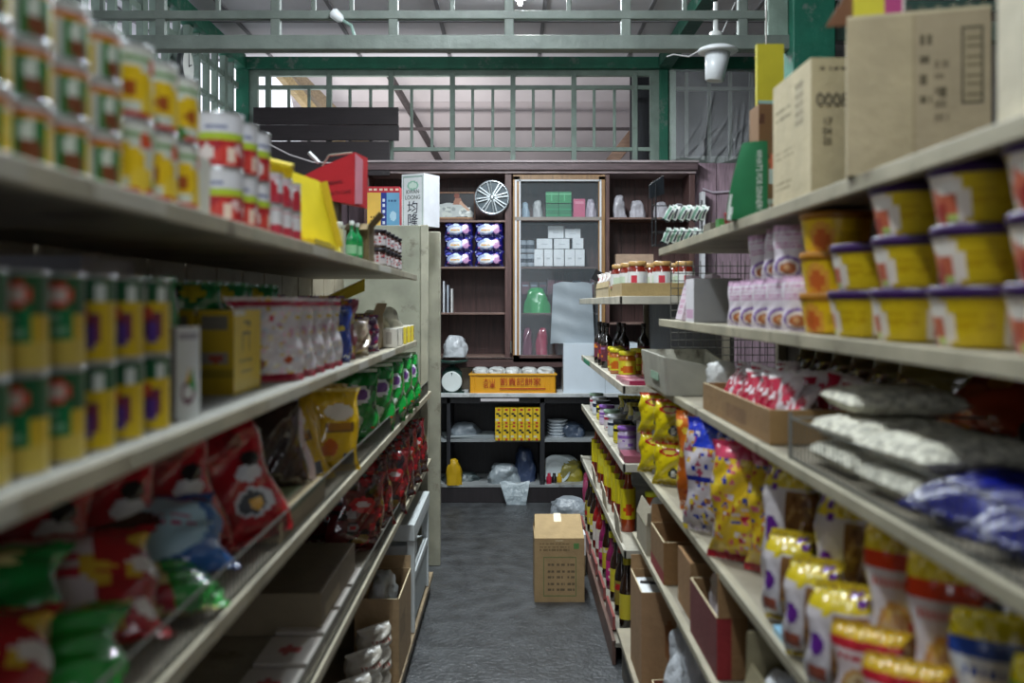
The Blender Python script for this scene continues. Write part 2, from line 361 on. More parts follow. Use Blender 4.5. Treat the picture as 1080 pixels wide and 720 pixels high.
# left wall lattice
m = MB()
ys = np.arange(-2.4, 7.6, .2)
for i, y in enumerate(ys): m.box(-2.115, -2.075, y, y+(.075 if i % 4 == 0 else .035), 2.05, 3.26, GL)
for z, t in ((2.06, .06), (2.36, .03), (2.62, .035), (2.88, .03), (3.1, .04)): m.box(-2.12, -2.085, -2.5, 7.6, z, z+t, GL)
for k in range(5): m.beam((-2.13, .4+k*1.6, 2.1), (-2.13, 1.7+k*1.6, 3.25), .03, .05, GL)
struct(m.build('window_left_lattice', 'green'))
# trees and neighbouring wall beyond the lattice, broken patches against the pale sky
R = random.Random(5); m = MB()
for k in range(26):
    y = R.uniform(3, 12); z = R.uniform(1.4, 3.4); s = R.uniform(.1, .3); m.box(-3.6-R.random(), -3.5, y, y+s*2, z, z+s, R.choice(['#3a3a36', '#5a4a40', '#2e3a30', '#80776c']))
tag(m.build('outdoor_clutter', 'paper'), 'broken dark roofs and branches seen beyond the left lattice', 'clutter', kind='stuff')
# header over the aisle (a lattice head between two rooms)
D = 4.6; Zh = lambda py: Z(py, D); Xh = lambda px: X(px, D)
m = MB(); H1 = '#666f69'
m.box(-2.08, Xh(832), D-.04, D+.04, Zh(54), Zh(39), H1); m.box(-2.08, Xh(832), D-.02, D+.02, Zh(21), Zh(12), H1)
for p in (46, 170, 291, 415, 537, 660, 783):
    m.box(Xh(p-5), Xh(p+5), D-.017, D+.023, Zh(40), 3.385, H1)
for p in (108, 230, 331, 371, 477, 600, 722): m.box(Xh(p-2.5), Xh(p+2.5), D-.012, D+.011, Zh(14), 3.385, H1)
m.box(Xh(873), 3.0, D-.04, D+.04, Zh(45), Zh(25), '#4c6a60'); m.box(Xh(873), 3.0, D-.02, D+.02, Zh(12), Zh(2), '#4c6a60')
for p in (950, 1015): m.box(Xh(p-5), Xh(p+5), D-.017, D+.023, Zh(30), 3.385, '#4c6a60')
struct(m.build('trim_aisle_header', 'green', bevel=.004))
m = MB(); m.box(Xh(830), Xh(874), D-.1, D+.1, 0, 3.4, '#15604c'); m.box(Xh(808), Xh(830), D-.03, D+.03, Zh(45), 3.4, '#7f9186'); struct(m.build('trim_green_post', 'green', bevel=.006))
# ceiling lamps that light the room
for i, (x, y) in enumerate(((.05, 5.6), (-.15, 3.3), (-.25, .9))):
    t = thing('batten_light', ['white fluorescent batten on the ceiling nearest the back cabinet', 'white fluorescent batten on the ceiling over the middle of the aisle', 'white fluorescent batten on the ceiling above the camera'][i], 'lamp', (x, y, 3.30))
    m = MB(); m.box(-.035, .035, -.62, .62, .05, .098, '#e8e8e8'); m.build('housing', 'plastic', t, bevel=.004)
    m = MB(); m.tube([(0, -.58, .02), (0, .58, .02)], .013, '#ffffff', 10); m.build('fluorescent_tube', 'tube', t)
# things hanging on the header
t = thing('pendant_lamp', 'white plastic bucket-shaped lamp hanging under the green header beam on the right', 'lamp', W(757, 55, 4.5))
m = MB(); m.lathe([(.06, .025), (.085, .015), (.092, .003), (.085, -.003), (.03, 0)], '#d7dadd', 24); m.build('canopy_plate', 'plastic', t, True)
m = MB(); m.lathe([(.036, -.132), (.042, -.128), (.058, .0), (.05, .0), (.035, -.11)], '#c9cdd0', 20); o = m.build('lamp_shade', 'plastic', t, True); o.rotation_euler = (0, .12, 0)
m = MB(); m.tube([(-.08, 0, .01), (-.13, 0, -.02), (-.2, 0, -.01), (-.23, 0, -.02)], .003, '#c8c8c8'); m.build('wire', 'plastic', t)
t = thing('bulb_holder', 'small white bulb holder standing on the right part of the header', 'lamp', W(755, 39, 4.6))
m = MB(); m.lathe([(.03, 0), (.03, .02), (.012, .03), (.012, .16)], '#c4c6c4', 14); m.build('socket', 'plastic', t, True)
m = MB(); m.tube([(.03, 0, .02), (.06, 0, .09), (.09, 0, .16)], .003, '#aaaaaa'); m.build('wire', 'plastic', t)
t = thing('spot_lamp', 'small white clip-on spot lamp tilted on the middle of the header', 'lamp', W(359, 20, 4.575), 0)
m = MB(); m.lathe([(.009, -.014), (.021, 0), (.025, .042), (.014, .052)], '#dfe3e6', 14); o = m.build('lamp_shade', 'plastic', t, True); o.rotation_euler = (0, -.9, .3)
m = MB(); m.tube([(0, .0, 0), (.05, 0, -.03), (.065, 0, -.08)], .008, '#7f9990'); m.build('arm', 'green', t)
m = MB(); m.tube([W(808, -20, 4.5), W(808, 60, 4.5), W(809, 110, 4.5), W(808, 160, 4.5), W(812, 200, 4.5)], .004, '#b9b4ae')
tag(m.build('hanging_cord', 'plastic'), 'pale cord hanging beside the green post behind the yellow card', 'cord')
m = MB(); pts = [W(262, 140, 7.0), W(280, 150, 7), W(305, 163, 7), W(330, 171, 7), W(352, 172, 7)]; m.tube(pts, .006, '#b4aeb0')
tag(m.build('loose_cable', 'plastic'), 'pale cable sagging in front of the dark boards', 'cable')
t = thing('wall_clock', 'small round wall clock on the left lattice behind the cans', 'clock', (-2.05, 6.2, EYE+250*6.2/F), 90)
m = MB(); m.M = Matrix.Rotation(math.pi/2, 4, 'X'); m.lathe([(.115, 0), (.12, .01), (.12, .03), (.105, .035)], '#3a3d3f', 28); m.build('case', 'plastic', t, True)
m = MB(); m.M = Matrix.Rotation(math.pi/2, 4, 'X'); m.lathe([(.104, .031), (.104, .036)], '#d8dad6', 28); m.build('face', 'plastic', t)
m = MB(); m.box(-.003, .003, -.04, -.038, -.005, .08, '#222222'); m.beam((0, -.039, 0), (.05, -.039, .02), .004, .006, '#222222'); m.build('hand', 'plastic', t)
# dark sign boards stacked over the cabinet
for i, (a, b, c, e) in enumerate(((267, 420, 113, 131.5), (267.5, 420.5, 132, 148), (267, 411, 149, 185))):
    m = MB(); p, q = W(a, e, 7.50-.02*i), W(b, c, 7.50-.02*i); m.box(p.x, q.x, p.y, p.y+.03, p.z, q.z, '#231b1f')
    tag(m.build('wooden_board', 'woodh', bevel=.003), ['dark wooden board, topmost of three in front of the back lattice', 'dark wooden board, middle one of three in front of the lattice', 'dark wooden board, lowest of three, standing on the cabinet'][i], 'board', 'dark boards over the cabinet')
# plastic sheeting over the right lattice
nu, nv = 150, 60; v, u = np.mgrid[0:nv+1, 0:nu+1].astype(float); u /= nu; v /= nv
xx = X(704)+u*(2.2-X(704)); zz = Z(173)+v*(3.24-Z(173))
yy = 7.57-.06*(1-v)**2+.004*np.sin(u*23+v*6)
R = random.Random(3)
for _ in range(30):
    x0 = R.uniform(.02, .75); x1 = x0+R.uniform(.04, .4); y1_ = R.uniform(.25, .8); ln = np.abs((u-x0)-(x1-x0)*v/y1_); yy = yy-.034*R.uniform(.4, 1)*np.exp(-(ln/.010)**2)*np.clip(1-v/y1_, 0, 1)**.6
m = MB(); m.grid(np.stack([xx, yy, zz+.02*np.sin(u*14)*(v < .02)], -1), '#f2f4f8')
tag(m.build('plastic_sheet', 'film', None, True), 'wrinkled clear plastic sheet pinned over the right lattice window', 'plastic sheet')
# ================================================================ back cabinet
WD, WL = '#3f2b2a', '#6e4d3c'
t = CAB = thing('back_cabinet', 'tall dark brown wall cabinet with open bays and a glass door above the counter', 'cabinet', (0, 7.5, 0))
k = 7.5/F; cx = lambda p: (p-540)*k; cz = lambda p: EYE-(p-320)*k
m = MB(); m.box(cx(384), cx(732), .33, .35, 1.0, 2.5, '#46302e')
for i in range(24): m.box(cx(384)+i*.104+.002, cx(384)+i*.104+.1, .322, .33, 1.0, 2.5, '#533835')
m.build('back_panel', 'wood', t)
m = MB(); m.box(cx(382), cx(734), -.02, .35, cz(183), cz(180), '#b5a3a5'); m.box(cx(380), cx(735), -.05, .35, cz(180), cz(172.5), '#5f4d50'); m.box(cx(379), cx(736), -.065, .35, cz(172.5), cz(170), '#a79a9c'); m.build('cornice', 'woodh', t, bevel=.004)
for a, b in ((384, 389), (532.5, 539.5), (634, 643), (727, 733)):
    m = MB(); m.box(cx(a), cx(b), 0, .33, 1.0, cz(181), '#5d4340'); m.build('upright', 'wood', t, bevel=.003)
for a, b, ys_ in ((389, 532.5, (232, 281, 329.5, 375)), (643, 727, (229, 290, 340))):
    for y in ys_:
        m = MB(); m.box(cx(a), cx(b), .005, .322, cz(y+2.2), cz(y), '#7b6259'); m.build('shelf', 'woodh', t, bevel=.002)
m = MB(); m.box(cx(384), cx(733), -.02, .35, cz(387), cz(377), '#4a3331'); m.box(cx(384), cx(733), -.02, .02, cz(379), cz(377), '#94807a'); m.build('bottom_rail', 'woodh', t, bevel=.003)
m = MB()
for a, b, c, e in ((541, 548.5, 186, 380), (631, 638, 186, 380)): m.box(cx(a), cx(b), -.02, .015, cz(e), cz(c), '#9a7448')
m.box(cx(541), cx(638), -.02, .015, cz(190), cz(184.5), '#8a6a48'); m.box(cx(541), cx(638), -.02, .015, cz(382), cz(374), '#5d4340')
dr = m.build('door', 'wood', t, bevel=.003); dr['label'] = 'light brown framed glass door'
m = MB()
for a, b in ((543, 545), (547.5, 549), (632.2, 634)): m.box(cx(a), cx(b), -.028, -.01, cz(374), cz(190), '#d9dade')
m.box(cx(545), cx(633), -.028, -.01, cz(191.5), cz(189.7), '#b4b5b8'); m.box(cx(543), cx(634), -.03, -.01, cz(232.5), cz(229), '#8a827c'); m.build('door_edging', 'plastic', dr)
m = MB(); m.box(cx(549), cx(632), -.008, -.004, cz(374), cz(232), '#b9c4cc'); m.box(cx(549), cx(632), -.008, -.004, cz(229), cz(191), '#b9c4cc'); m.build('glass_pane', 'glass', dr)
for y in (231, 281, 330):
    m = MB(); m.box(cx(541), cx(636), .03, .322, cz(y+2), cz(y), '#5c4944'); m.build('shelf', 'woodh', t)
m = MB(); m.lathe([(.008, 0), (.008, .09)], '#c9c9c9', 8); m.build('door_pull', 'chrome', dr, loc=(cx(539), -.03, cz(372)))
def at(px, py, dy=0): return Vector((cx(px)*(7.5+dy)/7.5, 7.5+dy, EYE-(py-320)*(7.5+dy)/F))
# wrapped pad packs in two stacks
def art_pad():
    a = Art(30, 22, '#1d1a6b').blobs(14, ['#2c2f9c', '#120f48', '#5a62c8'], 0, 0, 1, 1, .06, 3)
    a.ell(.38, .45, .3, .36, '#aebfe8').ell(.38, .42, .22, .22, '#eef0f6').rect(.22, .36, .54, .48, '#e8b14c').ell(.76, .5, .12, .34, '#d9a6d6').ell(.8, .66, .06, .12, '#f0d0e8').ell(.42, .78, .1, .1, '#e4f4ff')
    a.blobs(10, ['#77c6e8', '#dfe6ff', '#e487bb'], 0, .0, 1, 1, .03, 9); return a
for ci, px in enumerate((484, 516)):
    for r in range(3):
        p = at(px, 280.5-r*15.6, .05)
        inst('pad', bag('pad_pack', 31*k, .112, .085, art_pad(), 3, cat='pack', wr=.003, nu=30, nv=22), p, 'purple and white wrapped pad pack, %s of the %s stack' % (['lowest', 'middle one', 'topmost'][r], ['left', 'right'][ci]), 'purple pad packs in the cabinet')
# framed picture and hub cap on the shelf above
t = thing('framed_picture', 'dark framed picture of a figure in a wide white dress', 'picture', at(479, 231.8, .12)); w_, h_ = 46*k, 30*k
m = MB()
for a in ((-w_/2, w_/2, 0, .012), (-w_/2, w_/2, h_-.012, h_), (-w_/2, -w_/2+.012, 0, h_), (w_/2-.012, w_/2, 0, h_)): m.box(a[0], a[1], 0, .02, a[2], a[3], '#7d5a44')
m.build('frame', 'wood', t, bevel=.002)
a = Art(46, 34, '#15161c').tri([(.02, .06), (.9, .12), (.98, .22), (.8, .5), (.55, .6), (.3, .62), (.04, .5)], '#b9bfbe').blobs(26, ['#dfe2df', '#959c9c', '#c9cec8'], .06, .14, .9, .44, .06, 2).tri([(.47, .55), (.7, .55), (.66, .8), (.52, .8)], '#9a6a55').ell(.56, .88, .06, .1, '#7a3c2c').tri([(.66, .7), (.88, .35), (.84, .3), (.62, .6)], '#c09a80').rect(.1, .0, .95, .09, '#a9805a')
m = MB(); m.M = Matrix.Translation((0, .008, 0)); v, u = np.mgrid[0:61, 0:81]; m.grid(np.stack([(u/80-.5)*w_*.96, u*0, v/60*h_*.96+.004], -1), a); m.build('picture', 'print', t)
t = thing('hub_cap', 'silver spoked wheel cover standing on the cabinet shelf', 'wheel cover', at(519, 208.3, -.035)); R0 = 18.4*k
m = MB(); m.M = Matrix.Rotation(math.pi/2, 4, 'X'); m.lathe([(R0*.86, .0), (R0*.9, .018), (R0, .012), (R0*1.01, 0)], '#c4ccd2', 48, False); m.lathe([(0, .02), (R0*.16, .022), (R0*.2, .012)], '#c9d0d5', 24, False); m.build('rim', 'chrome', t, True)
m = MB(); m.M = Matrix.Rotation(math.pi/2, 4, 'X'); m.lathe([(R0*.88, -.001), (R0*.88, .003)], '#46545c', 32); m.build('backing', 'plastic', t)
m = MB()
for q in range(8):
    for e in (-.11, .11):
        a_ = q*math.pi/4+.2; m.beam((R0*.15*math.cos(a_+e*3), -.014, R0*.15*math.sin(a_+e*3)), (R0*.9*math.cos(a_+e), -.012, R0*.9*math.sin(a_+e)), .017, .009, '#d2dade')
m.build('spokes', 'chrome', t)
# behind the glass, upper shelf: bags, green packs, pink folder
def softbag(name, w_, d_, h_, col, mat='bagfilm', seed=1, n=22):
    def b():
        m = MB(); crumple(m, w_, d_, h_, col, seed, n); return tag(m.build(name, mat, None, True), 'x', 'bag')
    return b
for i, (px, py, c, e, lab) in enumerate(((554, 229, 11, 21, '#a9c2d6'), (567, 229, 14, 23, '#cfd3d6'), (623, 229, 14, 25, '#c9bfd0'))):
    inst('sb%d' % i, softbag('plastic_bag', c*k, .1, e*k*.9, lab, seed=i+2), at(px, py+1.5, .14), ['bluish plastic bag behind the glass, leftmost on the upper shelf', 'white plastic bag left of the green packs behind the glass', 'pale bag right of the pink folder behind the glass'][i])
for i in range(4):
    z = 229.5-(i//2)*(-0)-(i//2)*16
    m = MB(); h_ = 15.5*k if i < 2 else 12*k; a = Art(12, 12, '#1c8a50').rect(0, .75, 1, .85, '#7fd0a0').rect(.45, .2, .55, .9, '#5fbf88') if i >= 2 else Art(12, 12, '#16754a').rect(0, .2, 1, .26, '#2b9c68').rect(0, .6, 1, .66, '#2b9c68')
    m.abox(13.3*k, .12, h_, {'f': a}, '#16754a', 12)
    tag(m.build('green_pack', 'print', loc=at(582+(i % 2)*13.5, z+1.3, .14)), 'green pack behind the glass, %s of the %s pair' % (['left', 'right'][i % 2], ['lower', 'upper'][i//2]), 'pack', 'green packs behind the glass')
m = MB(); m.abox(12.5*k, .1, 21*k, {'f': Art(8, 12, '#c25a7c').rect(.1, .7, .9, .9, '#d98aa2')}, '#b04c6e', 8); tag(m.build('pink_folder', 'print', loc=at(610.5, 231, .14)), 'pink folder box standing right of the green packs', 'folder')
# white cartons pyramid on the middle shelf
lst = [(563.5+i*0, 0) for i in ()]
bx = [(568, 280, 10, 18), (578, 280, 9.5, 18), (589, 280, 11.5, 18), (600.5, 280, 11, 18), (611, 280, 10.5, 18), (574, 261.7, 17, 10.5), (592, 261.7, 17, 10.5), (609, 261.7, 12, 11), (586, 250.8, 17, 13), (603.5, 250.8, 17, 10)]
for i, (px, py, w_, h_) in enumerate(bx):
    m = MB(); m.abox((w_-.5)*k, .12, h_*k, {'f': Art(10, 10, '#dfe5ea').rect(.3, .45, .7, .5, '#c0c8cf')}, '#d6dce2', 10)
    row = 'bottom' if i < 5 else 'middle' if i < 8 else 'top'; n = i if i < 5 else i-5 if i < 8 else i-8
    tag(m.build('white_box', 'paper', loc=at(px, py+.8, .14), bevel=.001), 'small white box behind the glass, %s from the left in the %s row' % (ORD[n], row), 'box', 'white boxes behind the glass')
for i in range(4):
    m = MB(); m.lathe([(.028, 0), (.03, .004), (.03, .09), (.026, .095)], '#9aa5b0', 14); m.lathe([(.031, .03), (.031, .06)], '#3b4652', 14, False)
    tag(m.build('glass_tumbler', 'print', loc=at(551.5+(i % 2)*8, 281-(i//2)*14.5, .16)), 'grey tumbler behind the glass, %s of the %s pair' % (['left', 'right'][i % 2], ['lower', 'upper'][i//2]), 'tumbler', 'tumblers behind the glass')
# lower half of the glass door: green sack, dark bundles, red packs
R = random.Random(8)
for i in range(9):
    m = MB(); m.abox(8*k, .1, (R.uniform(12, 17))*k, {'f': Art(8, 10, R.choice(['#39424f', '#2b3340', '#4d4652', '#5a3b48'])).rect(.15, .6, .85, .8, R.choice(['#8894a4', '#6c3d4c', '#7f8894']))}, '#2d3440', 8)
    tag(m.build('dark_pack', 'print', loc=at(554+i*9, 310, .17)), 'dark pack behind the glass below the white boxes, %s from the left' % ORD[i], 'pack', 'dark packs behind the glass')
inst('gs', softbag('green_sack', 33*k, .16, 29*k, '#1f9a52', 'foil', 4), at(566, 330, .12), 'bulging bright green sack behind the lower glass')
for i, (px, w_, c) in enumerate(((556, 14, '#6b2748'), (572, 16, '#a3244a'), (592, 15, '#c3cbd4'))):
    inst('rs%d' % i, softbag('bundled_bag', w_*k, .14, 32*k, c, 'foil', 6+i), at(px, 375, .14), ['plum bundled bag at the bottom left behind the glass', 'crimson bundled bag at the bottom behind the glass', 'pale bundled bag at the bottom right behind the glass'][i])
# right bay
for i, (px, w_, h_) in enumerate(((653, 17, 28), (672, 20, 22), (697, 22, 20), (716, 16, 18))):
    inst('rb%d' % i, softbag('plastic_bag', w_*k, .14, h_*k*.9, '#d5d3dc', seed=11+i), at(px, 229.5, .14), 'knotted white plastic bag in the right cabinet bay, %s from the left' % ORD[i], 'white bags in the right bay')
m = MB(); m.abox(40*k, .16, 22*k, {}, '#b59a84'); tag(m.build('brown_carton', 'card', loc=at(668, 290, .15)), 'plain brown carton on the second shelf of the right bay', 'box')
# left bay, lower shelves: papers standing by the divider and a bag
for i in range(3):
    m = MB(); m.box(-.006, .006, 0, .16, 0, (34-i*4)*k, ['#cfd3da', '#aeb6c2', '#dcdcdc'][i]); tag(m.build('booklet', 'paper', loc=at(468+i*4.2, 330, .08)), 'thin pale booklet standing in the left bay, %s from the left' % ORD[i], 'booklet', 'booklets in the left bay')
# grey bin bag hanging over the door, lid and white cabinet below
m = MB(); nu, nv = 26, 26; v, u = np.mgrid[0:nv+1, 0:nu+1].astype(float); u /= nu; v /= nv
for sg in (1, -1):
    xx = cx(580)+u*(cx(626)-cx(580))+(.5-u)*.04*v; zz = cz(362)+v*(cz(300)-cz(362))+.006*np.sin(u*9)+.02*np.sin(math.pi*u)*v
    yy = 7.5-.09-sg*.03*np.sin(math.pi*u)*(1-v*.3)-.005*np.sin(u*9+v*5)-.004*np.sin(v*21+u*4)
    m.grid(np.stack([xx, yy, zz], -1)[:, ::sg], '#98a1a8')
tag(m.build('grey_bag', 'bagplastic', None, True), 'grey plastic bag hanging in front of the glass door', 'bag')
# ---------------------------------------------------------------- counter
kc = 7.3/F; t = thing('back_counter', 'long black counter of open shelves with a pale worktop under the cabinet', 'counter', (0, 7.3, 0))
qx = lambda p: (p-540)*kc; qz = lambda p: EYE-(p-320)*kc
m = MB(); m.box(qx(420), qx(760), -.03, .6, qz(418.5), qz(414.5), '#c5c8c8'); m.build('worktop', 'paint', t, bevel=.003)
m = MB(); m.box(qx(420), qx(760), .5, .52, 0, qz(418.5), '#2b2c30'); m.build('back_panel', 'wood', t)
m = MB(); m.box(qx(420), qx(760), .0, .5, 0.0, qz(513), '#241f22'); m.build('plinth', 'wood', t, bevel=.003)
for a, b in ((420, 424), (471, 475), (569.5, 574.5), (668, 673), (756, 760)):
    m = MB(); m.box(qx(a), qx(b), 0, .5, qz(513), qz(418.5), '#25262b'); m.build('upright', 'wood', t, bevel=.002)
m = MB(); m.box(qx(420), qx(760), 0, .02, qz(425), qz(418.5), '#222327'); m.build('front_rail', 'wood', t)
m = MB(); m.box(qx(420), qx(760), .005, .5, qz(466), qz(463.5), '#8f9496'); m.build('shelf', 'paint', t)
m = MB(); m.box(qx(420), qx(760), -.004, .5, qz(513.5), qz(511), '#9a9e9f'); m.build('shelf', 'paint', t)
def ct(px, py, dy=0): return Vector(((px-540)*(7.3+dy)/F, 7.3+dy, EYE-(py-320)*(7.3+dy)/F))
# yellow bakery crate
t = thing('yellow_crate', 'yellow plastic crate with red characters on the counter', 'crate', ct(541, 415.6, .02)); w_, h_ = 91*kc, 22*kc; YC = '#d99a17'
m = MB()
m.box(-w_/2, w_/2, 0, .008, 0, h_, YC); m.box(-w_/2, w_/2, .36, .368, 0, h_, YC); m.box(-w_/2, -w_/2+.008, 0, .36, 0, h_, YC); m.box(w_/2-.008, w_/2, 0, .36, 0, h_, YC); m.box(-w_/2, w_/2, 0, .36, 0, .006, YC)
m.box(-w_/2-.008, w_/2+.008, -.01, 0.01, h_-.014, h_, '#e0a31c'); m.box(-w_/2-.004, w_/2+.004, -.006, 0, 0, .012, YC)
for q in (-.31, -.28, .24, .27, .3): m.box(q-.004, q+.004, -.006, 0, .0, h_, YC)
m.build('crate_body', 'plastic', t, bevel=.002)
text(t, 'lettering', '劉貴記餅家', .062, (.055, -.0075, h_*.58), (90, 0, 0), '#a81e14', width=.30)
text(t, 'lettering', '大山\n名產', .036, (-.175, -.0075, h_*.52), (90, 0, 0), '#a81e14', width=.09)
m = MB(); m.box(-.1, .24, -.0075, -.007, h_*.24, h_*.29, '#a81e14'); m.build('printed_line', 'paper', t)
for i in range(5):
    inst('cr%d' % (i % 3), softbag('wrapped_bun', .17, .2, .075, '#e3e6e4', seed=21+i % 3), ct(507+i*17, 396.5, .14), 'clear wrapped bun in the yellow crate, %s from the left' % ORD[i], 'wrapped buns in the yellow crate')
m = MB(); m.box(0, .22, 0, .012, 0, .2, '#b6ab9b'); tag(m.build('cardboard_sheet', 'card', loc=ct(481, 414.8, .38)), 'grey-brown cardboard sheet standing behind the left end of the crate', 'cardboard')
inst('w1', softbag('plastic_bag', .22, .2, .17, '#dfe4ea', seed=31), ct(480, 376, .2), 'white plastic bag bulging beside the shelf end above the counter')
m = MB(); m.box(-.1, .1, 0, .1, -.02, 0, '#5f5b57'); tag(m.build('ledge_block', 'card', loc=ct(480, 376, .2)), 'small grey ledge under the white plastic bag', 'ledge')
# kitchen scale
t = thing('dial_scale', 'dark green kitchen scale with a round white dial at the left of the counter', 'scale', ct(477, 415, .1))
m = MB(); m.box(-.09, .09, -.07, .07, 0, .015, '#23403a'); m.lathe([(.07, .015), (.075, .16), (.05, .19), (.02, .2), (.02, .22)], '#23403a', 20); m.build('scale_body', 'plastic', t, True)
m = MB(); m.lathe([(.02, .22), (.11, .235), (.12, .25), (.115, .25), (.03, .228)], '#2c4a42', 24); m.build('pan', 'plastic', t, True)
m = MB(); m.M = Matrix.Translation((0, -.062, .095))@Matrix.Rotation(math.pi/2, 4, 'X'); m.lathe([(.072, 0), (.075, .008), (.07, .012)], '#dfe6e4', 28); m.build('dial', 'plastic', t)
# white locker box on the right of the counter
t = thing('white_cabinet_box', 'plain pale blue-white box cabinet on the counter right of the crate', 'box', ct(628, 415, .02))
m = MB(); m.box(-.235, .32, 0, .4, 0, 53*kc, '#d3dde6'); m.box(.07, .073, -.001, 0, 0, 53*kc, '#9aa4ac'); m.build('shell', 'plastic', t, bevel=.004)
m = MB(); m.box(-.235, .32, -.005, 0, .0, .006, '#aab2ba'); m.build('base_strip', 'plastic', t)
# yellow packet boxes, six columns in two layers
a = Art(12, 24, '#d8b41c').ell(.5, .88, .2, .08, '#a8281c').rect(.12, .55, .55, .7, '#20201c').rect(.4, .42, .85, .55, '#20201c').rect(.1, .2, .5, .32, '#c9c9b0').ell(.5, .08, .18, .06, '#b33022').rect(.92, 0, 1, 1, '#7c6a10')
for r in range(2):
    for c in range(6):
        if r == 1 and c == 4: pass
        def b():
            m = MB(); m.abox(7.6*kc, .1, 17*kc, {'f': a}, '#b8980f', 16); return tag(m.build('yellow_box', 'print'), 'x', 'box')
        inst('yb', b, ct(526.2+c*7.95, 463.4-r*17.3, .03), 'yellow box with black print, %s from the left in the %s row' % (ORD[c], ['lower', 'upper'][r]), 'yellow boxes under the counter')
# counter shelf contents
for i, (px, py, w_, d_, h_, c, lab) in enumerate(((490, 463.5, 40, .3, .14, '#8f9aa3', 'grey folded plastic bags left of the yellow boxes'), (487, 512, 55, .3, .11, '#5c6a6c', 'dark heap of plastic at the left of the lowest counter shelf'),
        (531, 511, 44, .3, .17, '#aab6bd', 'pale plastic bag drooping over the lowest counter shelf'), (553, 511, 30, .3, .30, '#46577c', 'blue-grey plastic bag on the lowest counter shelf by the divider'),
        (604, 463.5, 34, .3, .14, '#56657c', 'blue-grey bag beside the white bowls under the counter'), (603, 511, 34, .3, .2, '#a79a1e', 'yellow bag at the right of the lowest counter shelf'), (590, 511, 20, .2, .06, '#9aa0a6', 'small silver bag below the plates'))):
    inst('cs%d' % i, softbag('plastic_bag', w_*kc, d_, h_, c, seed=40+i), ct(px, py, .22 if i != 2 else .15), lab)
m = MB(); v, u = np.mgrid[0:13, 0:17].astype(float); u /= 16; v /= 12
m.grid(np.stack([-.09+u*.22*(1-.55*v)+.08*v, -.02-.05*np.sin(v*2), .03-v*.24+.01*np.sin(u*8)], -1)[::-1], '#b4c2c9'); tag(m.build('plastic_tail', 'bagfilm', None, True, loc=ct(540, 512, -.01)), 'end of a plastic bag hanging down over the counter plinth', 'bag')
for i in range(3):
    m = MB(); m.box(-.2, .2, 0, .28, 0, .006, '#9ba3a6'); tag(m.build('plastic_folder', 'plastic', loc=ct(498, 463.2-i*1.3, .06), rot=(0, 0, .1*i)), 'flat grey folder on the middle counter shelf, %s from the bottom' % ORD[i], 'folder', 'flat folders on the counter shelf')
for i in range(6):
    m = MB(); m.lathe([(.035, 0), (.06, .012), (.078, .03), (.076, .03), (.03, .008)], '#cfd6dc', 22); tag(m.build('white_bowl', 'plastic', None, True, loc=ct(588, 462.6-i*3.2, .2)), 'white bowl in the stack under the counter, %s from the bottom' % ORD[i], 'bowl', 'stacked white bowls')
for i in range(4):
    m = MB(); m.M = Matrix.Rotation(math.radians(75), 4, 'X'); m.lathe([(.01, 0), (.07, .002), (.11, .018), (.108, .02), (.06, .006)], '#ccd8dc', 28); tag(m.build('plate', 'plastic', None, True, loc=ct(586+i*4, 495, .16+i*.035), rot=(0, 0, -.15*i)), 'pale plate leaning on the lowest counter shelf, %s from the left' % ORD[i], 'plate', 'leaning plates')
for i, c in enumerate(('#b01c3c', '#1c1c1c', '#c9a51a')):
    m = MB(); m.lathe([(.018, 0), (.02, .004), (.02, .06), (.012, .07), (.012, .09)], c, 12); tag(m.build('small_bottle', 'liquid', None, True, loc=ct(579+i*5.5, 511.5, .05+.03*i)), ['small red bottle', 'small black bottle', 'small yellow bottle'][i]+' beside the plates on the lowest shelf', 'bottle')
m = MB(); a = Art(30, 4, '#c5bfc2').lines(0.03, .2, .97, .9, 1, '#7a2530'); v, u = np.mgrid[0:3, 0:31]; m.grid(np.stack([u/30*.28, u*0-.034, v/2*.022-.022], -1), a)
tag(m.build('paper_label', 'paper', loc=ct(507, 419.5, 0)), 'narrow paper label stuck under the counter edge', 'label')
inst('ubg', softbag('yellow_bag', .14, .1, .2, '#b8941c', 'bagplastic', seed=60), ct(478.5, 510.8, .02), 'yellow bag standing at the left end of the lowest counter shelf')
# carton standing on the floor of the aisle
a = Art(44, 56, '#a58a63'); g = '#6f7a4a'
for (x0, y0, x1, y1) in ((.18, .1, .2, .72), (.82, .1, .84, .72), (.18, .1, .84, .12), (.18, .7, .84, .72)): a.rect(x0, y0, x1, y1, g)
for r in range(5):
    for c in range(3): a.lines(.26+c*.2, .16+r*.1, .40+c*.2, .23+r*.1, 1, '#6a5a42', r*3+c)
a.lines(.1, .8, .7, .95, 3, '#7d6746', 8); a.rect(.78, .84, .9, .94, '#5c8a4c')
t = thing('cardboard_carton', 'tall closed brown carton with green printed frame on the aisle floor', 'box', (W(590, 635, 4.87).x, 5.02, 0))
m = MB(); m.abox(.245, .3, .31, {'f': a}, '#a58a63', 56); m.build('shell', 'card', t)
m = MB(); m.box(-.122, .122, -.15, -.146, .31, .312, '#9a8058'); m.build('edge', 'card', t)
for sx in (-1, 1):
    m = MB(); m.add([(-.122, -.15, .31), (.122, -.15, .31), (.112, .0, .40), (-.118, .0, .40)] if sx < 0 else [(-.118, 0, .40), (.112, 0, .40), (.122, .15, .31), (-.122, .15, .31)], [(0, 1, 2, 3)], '#b0966c')
    o = m.build('flap', 'card', t); sm = o.modifiers.new('thick', 'SOLIDIFY'); sm.thickness = .004
m = MB(); m.add([(-.02, -.152, .30), (.02, -.152, .30), (.012, .0, .404), (-.024, 0, .404)], [(0, 1, 2, 3)], '#c9b890'); m.build('tape', 'plastic', t)
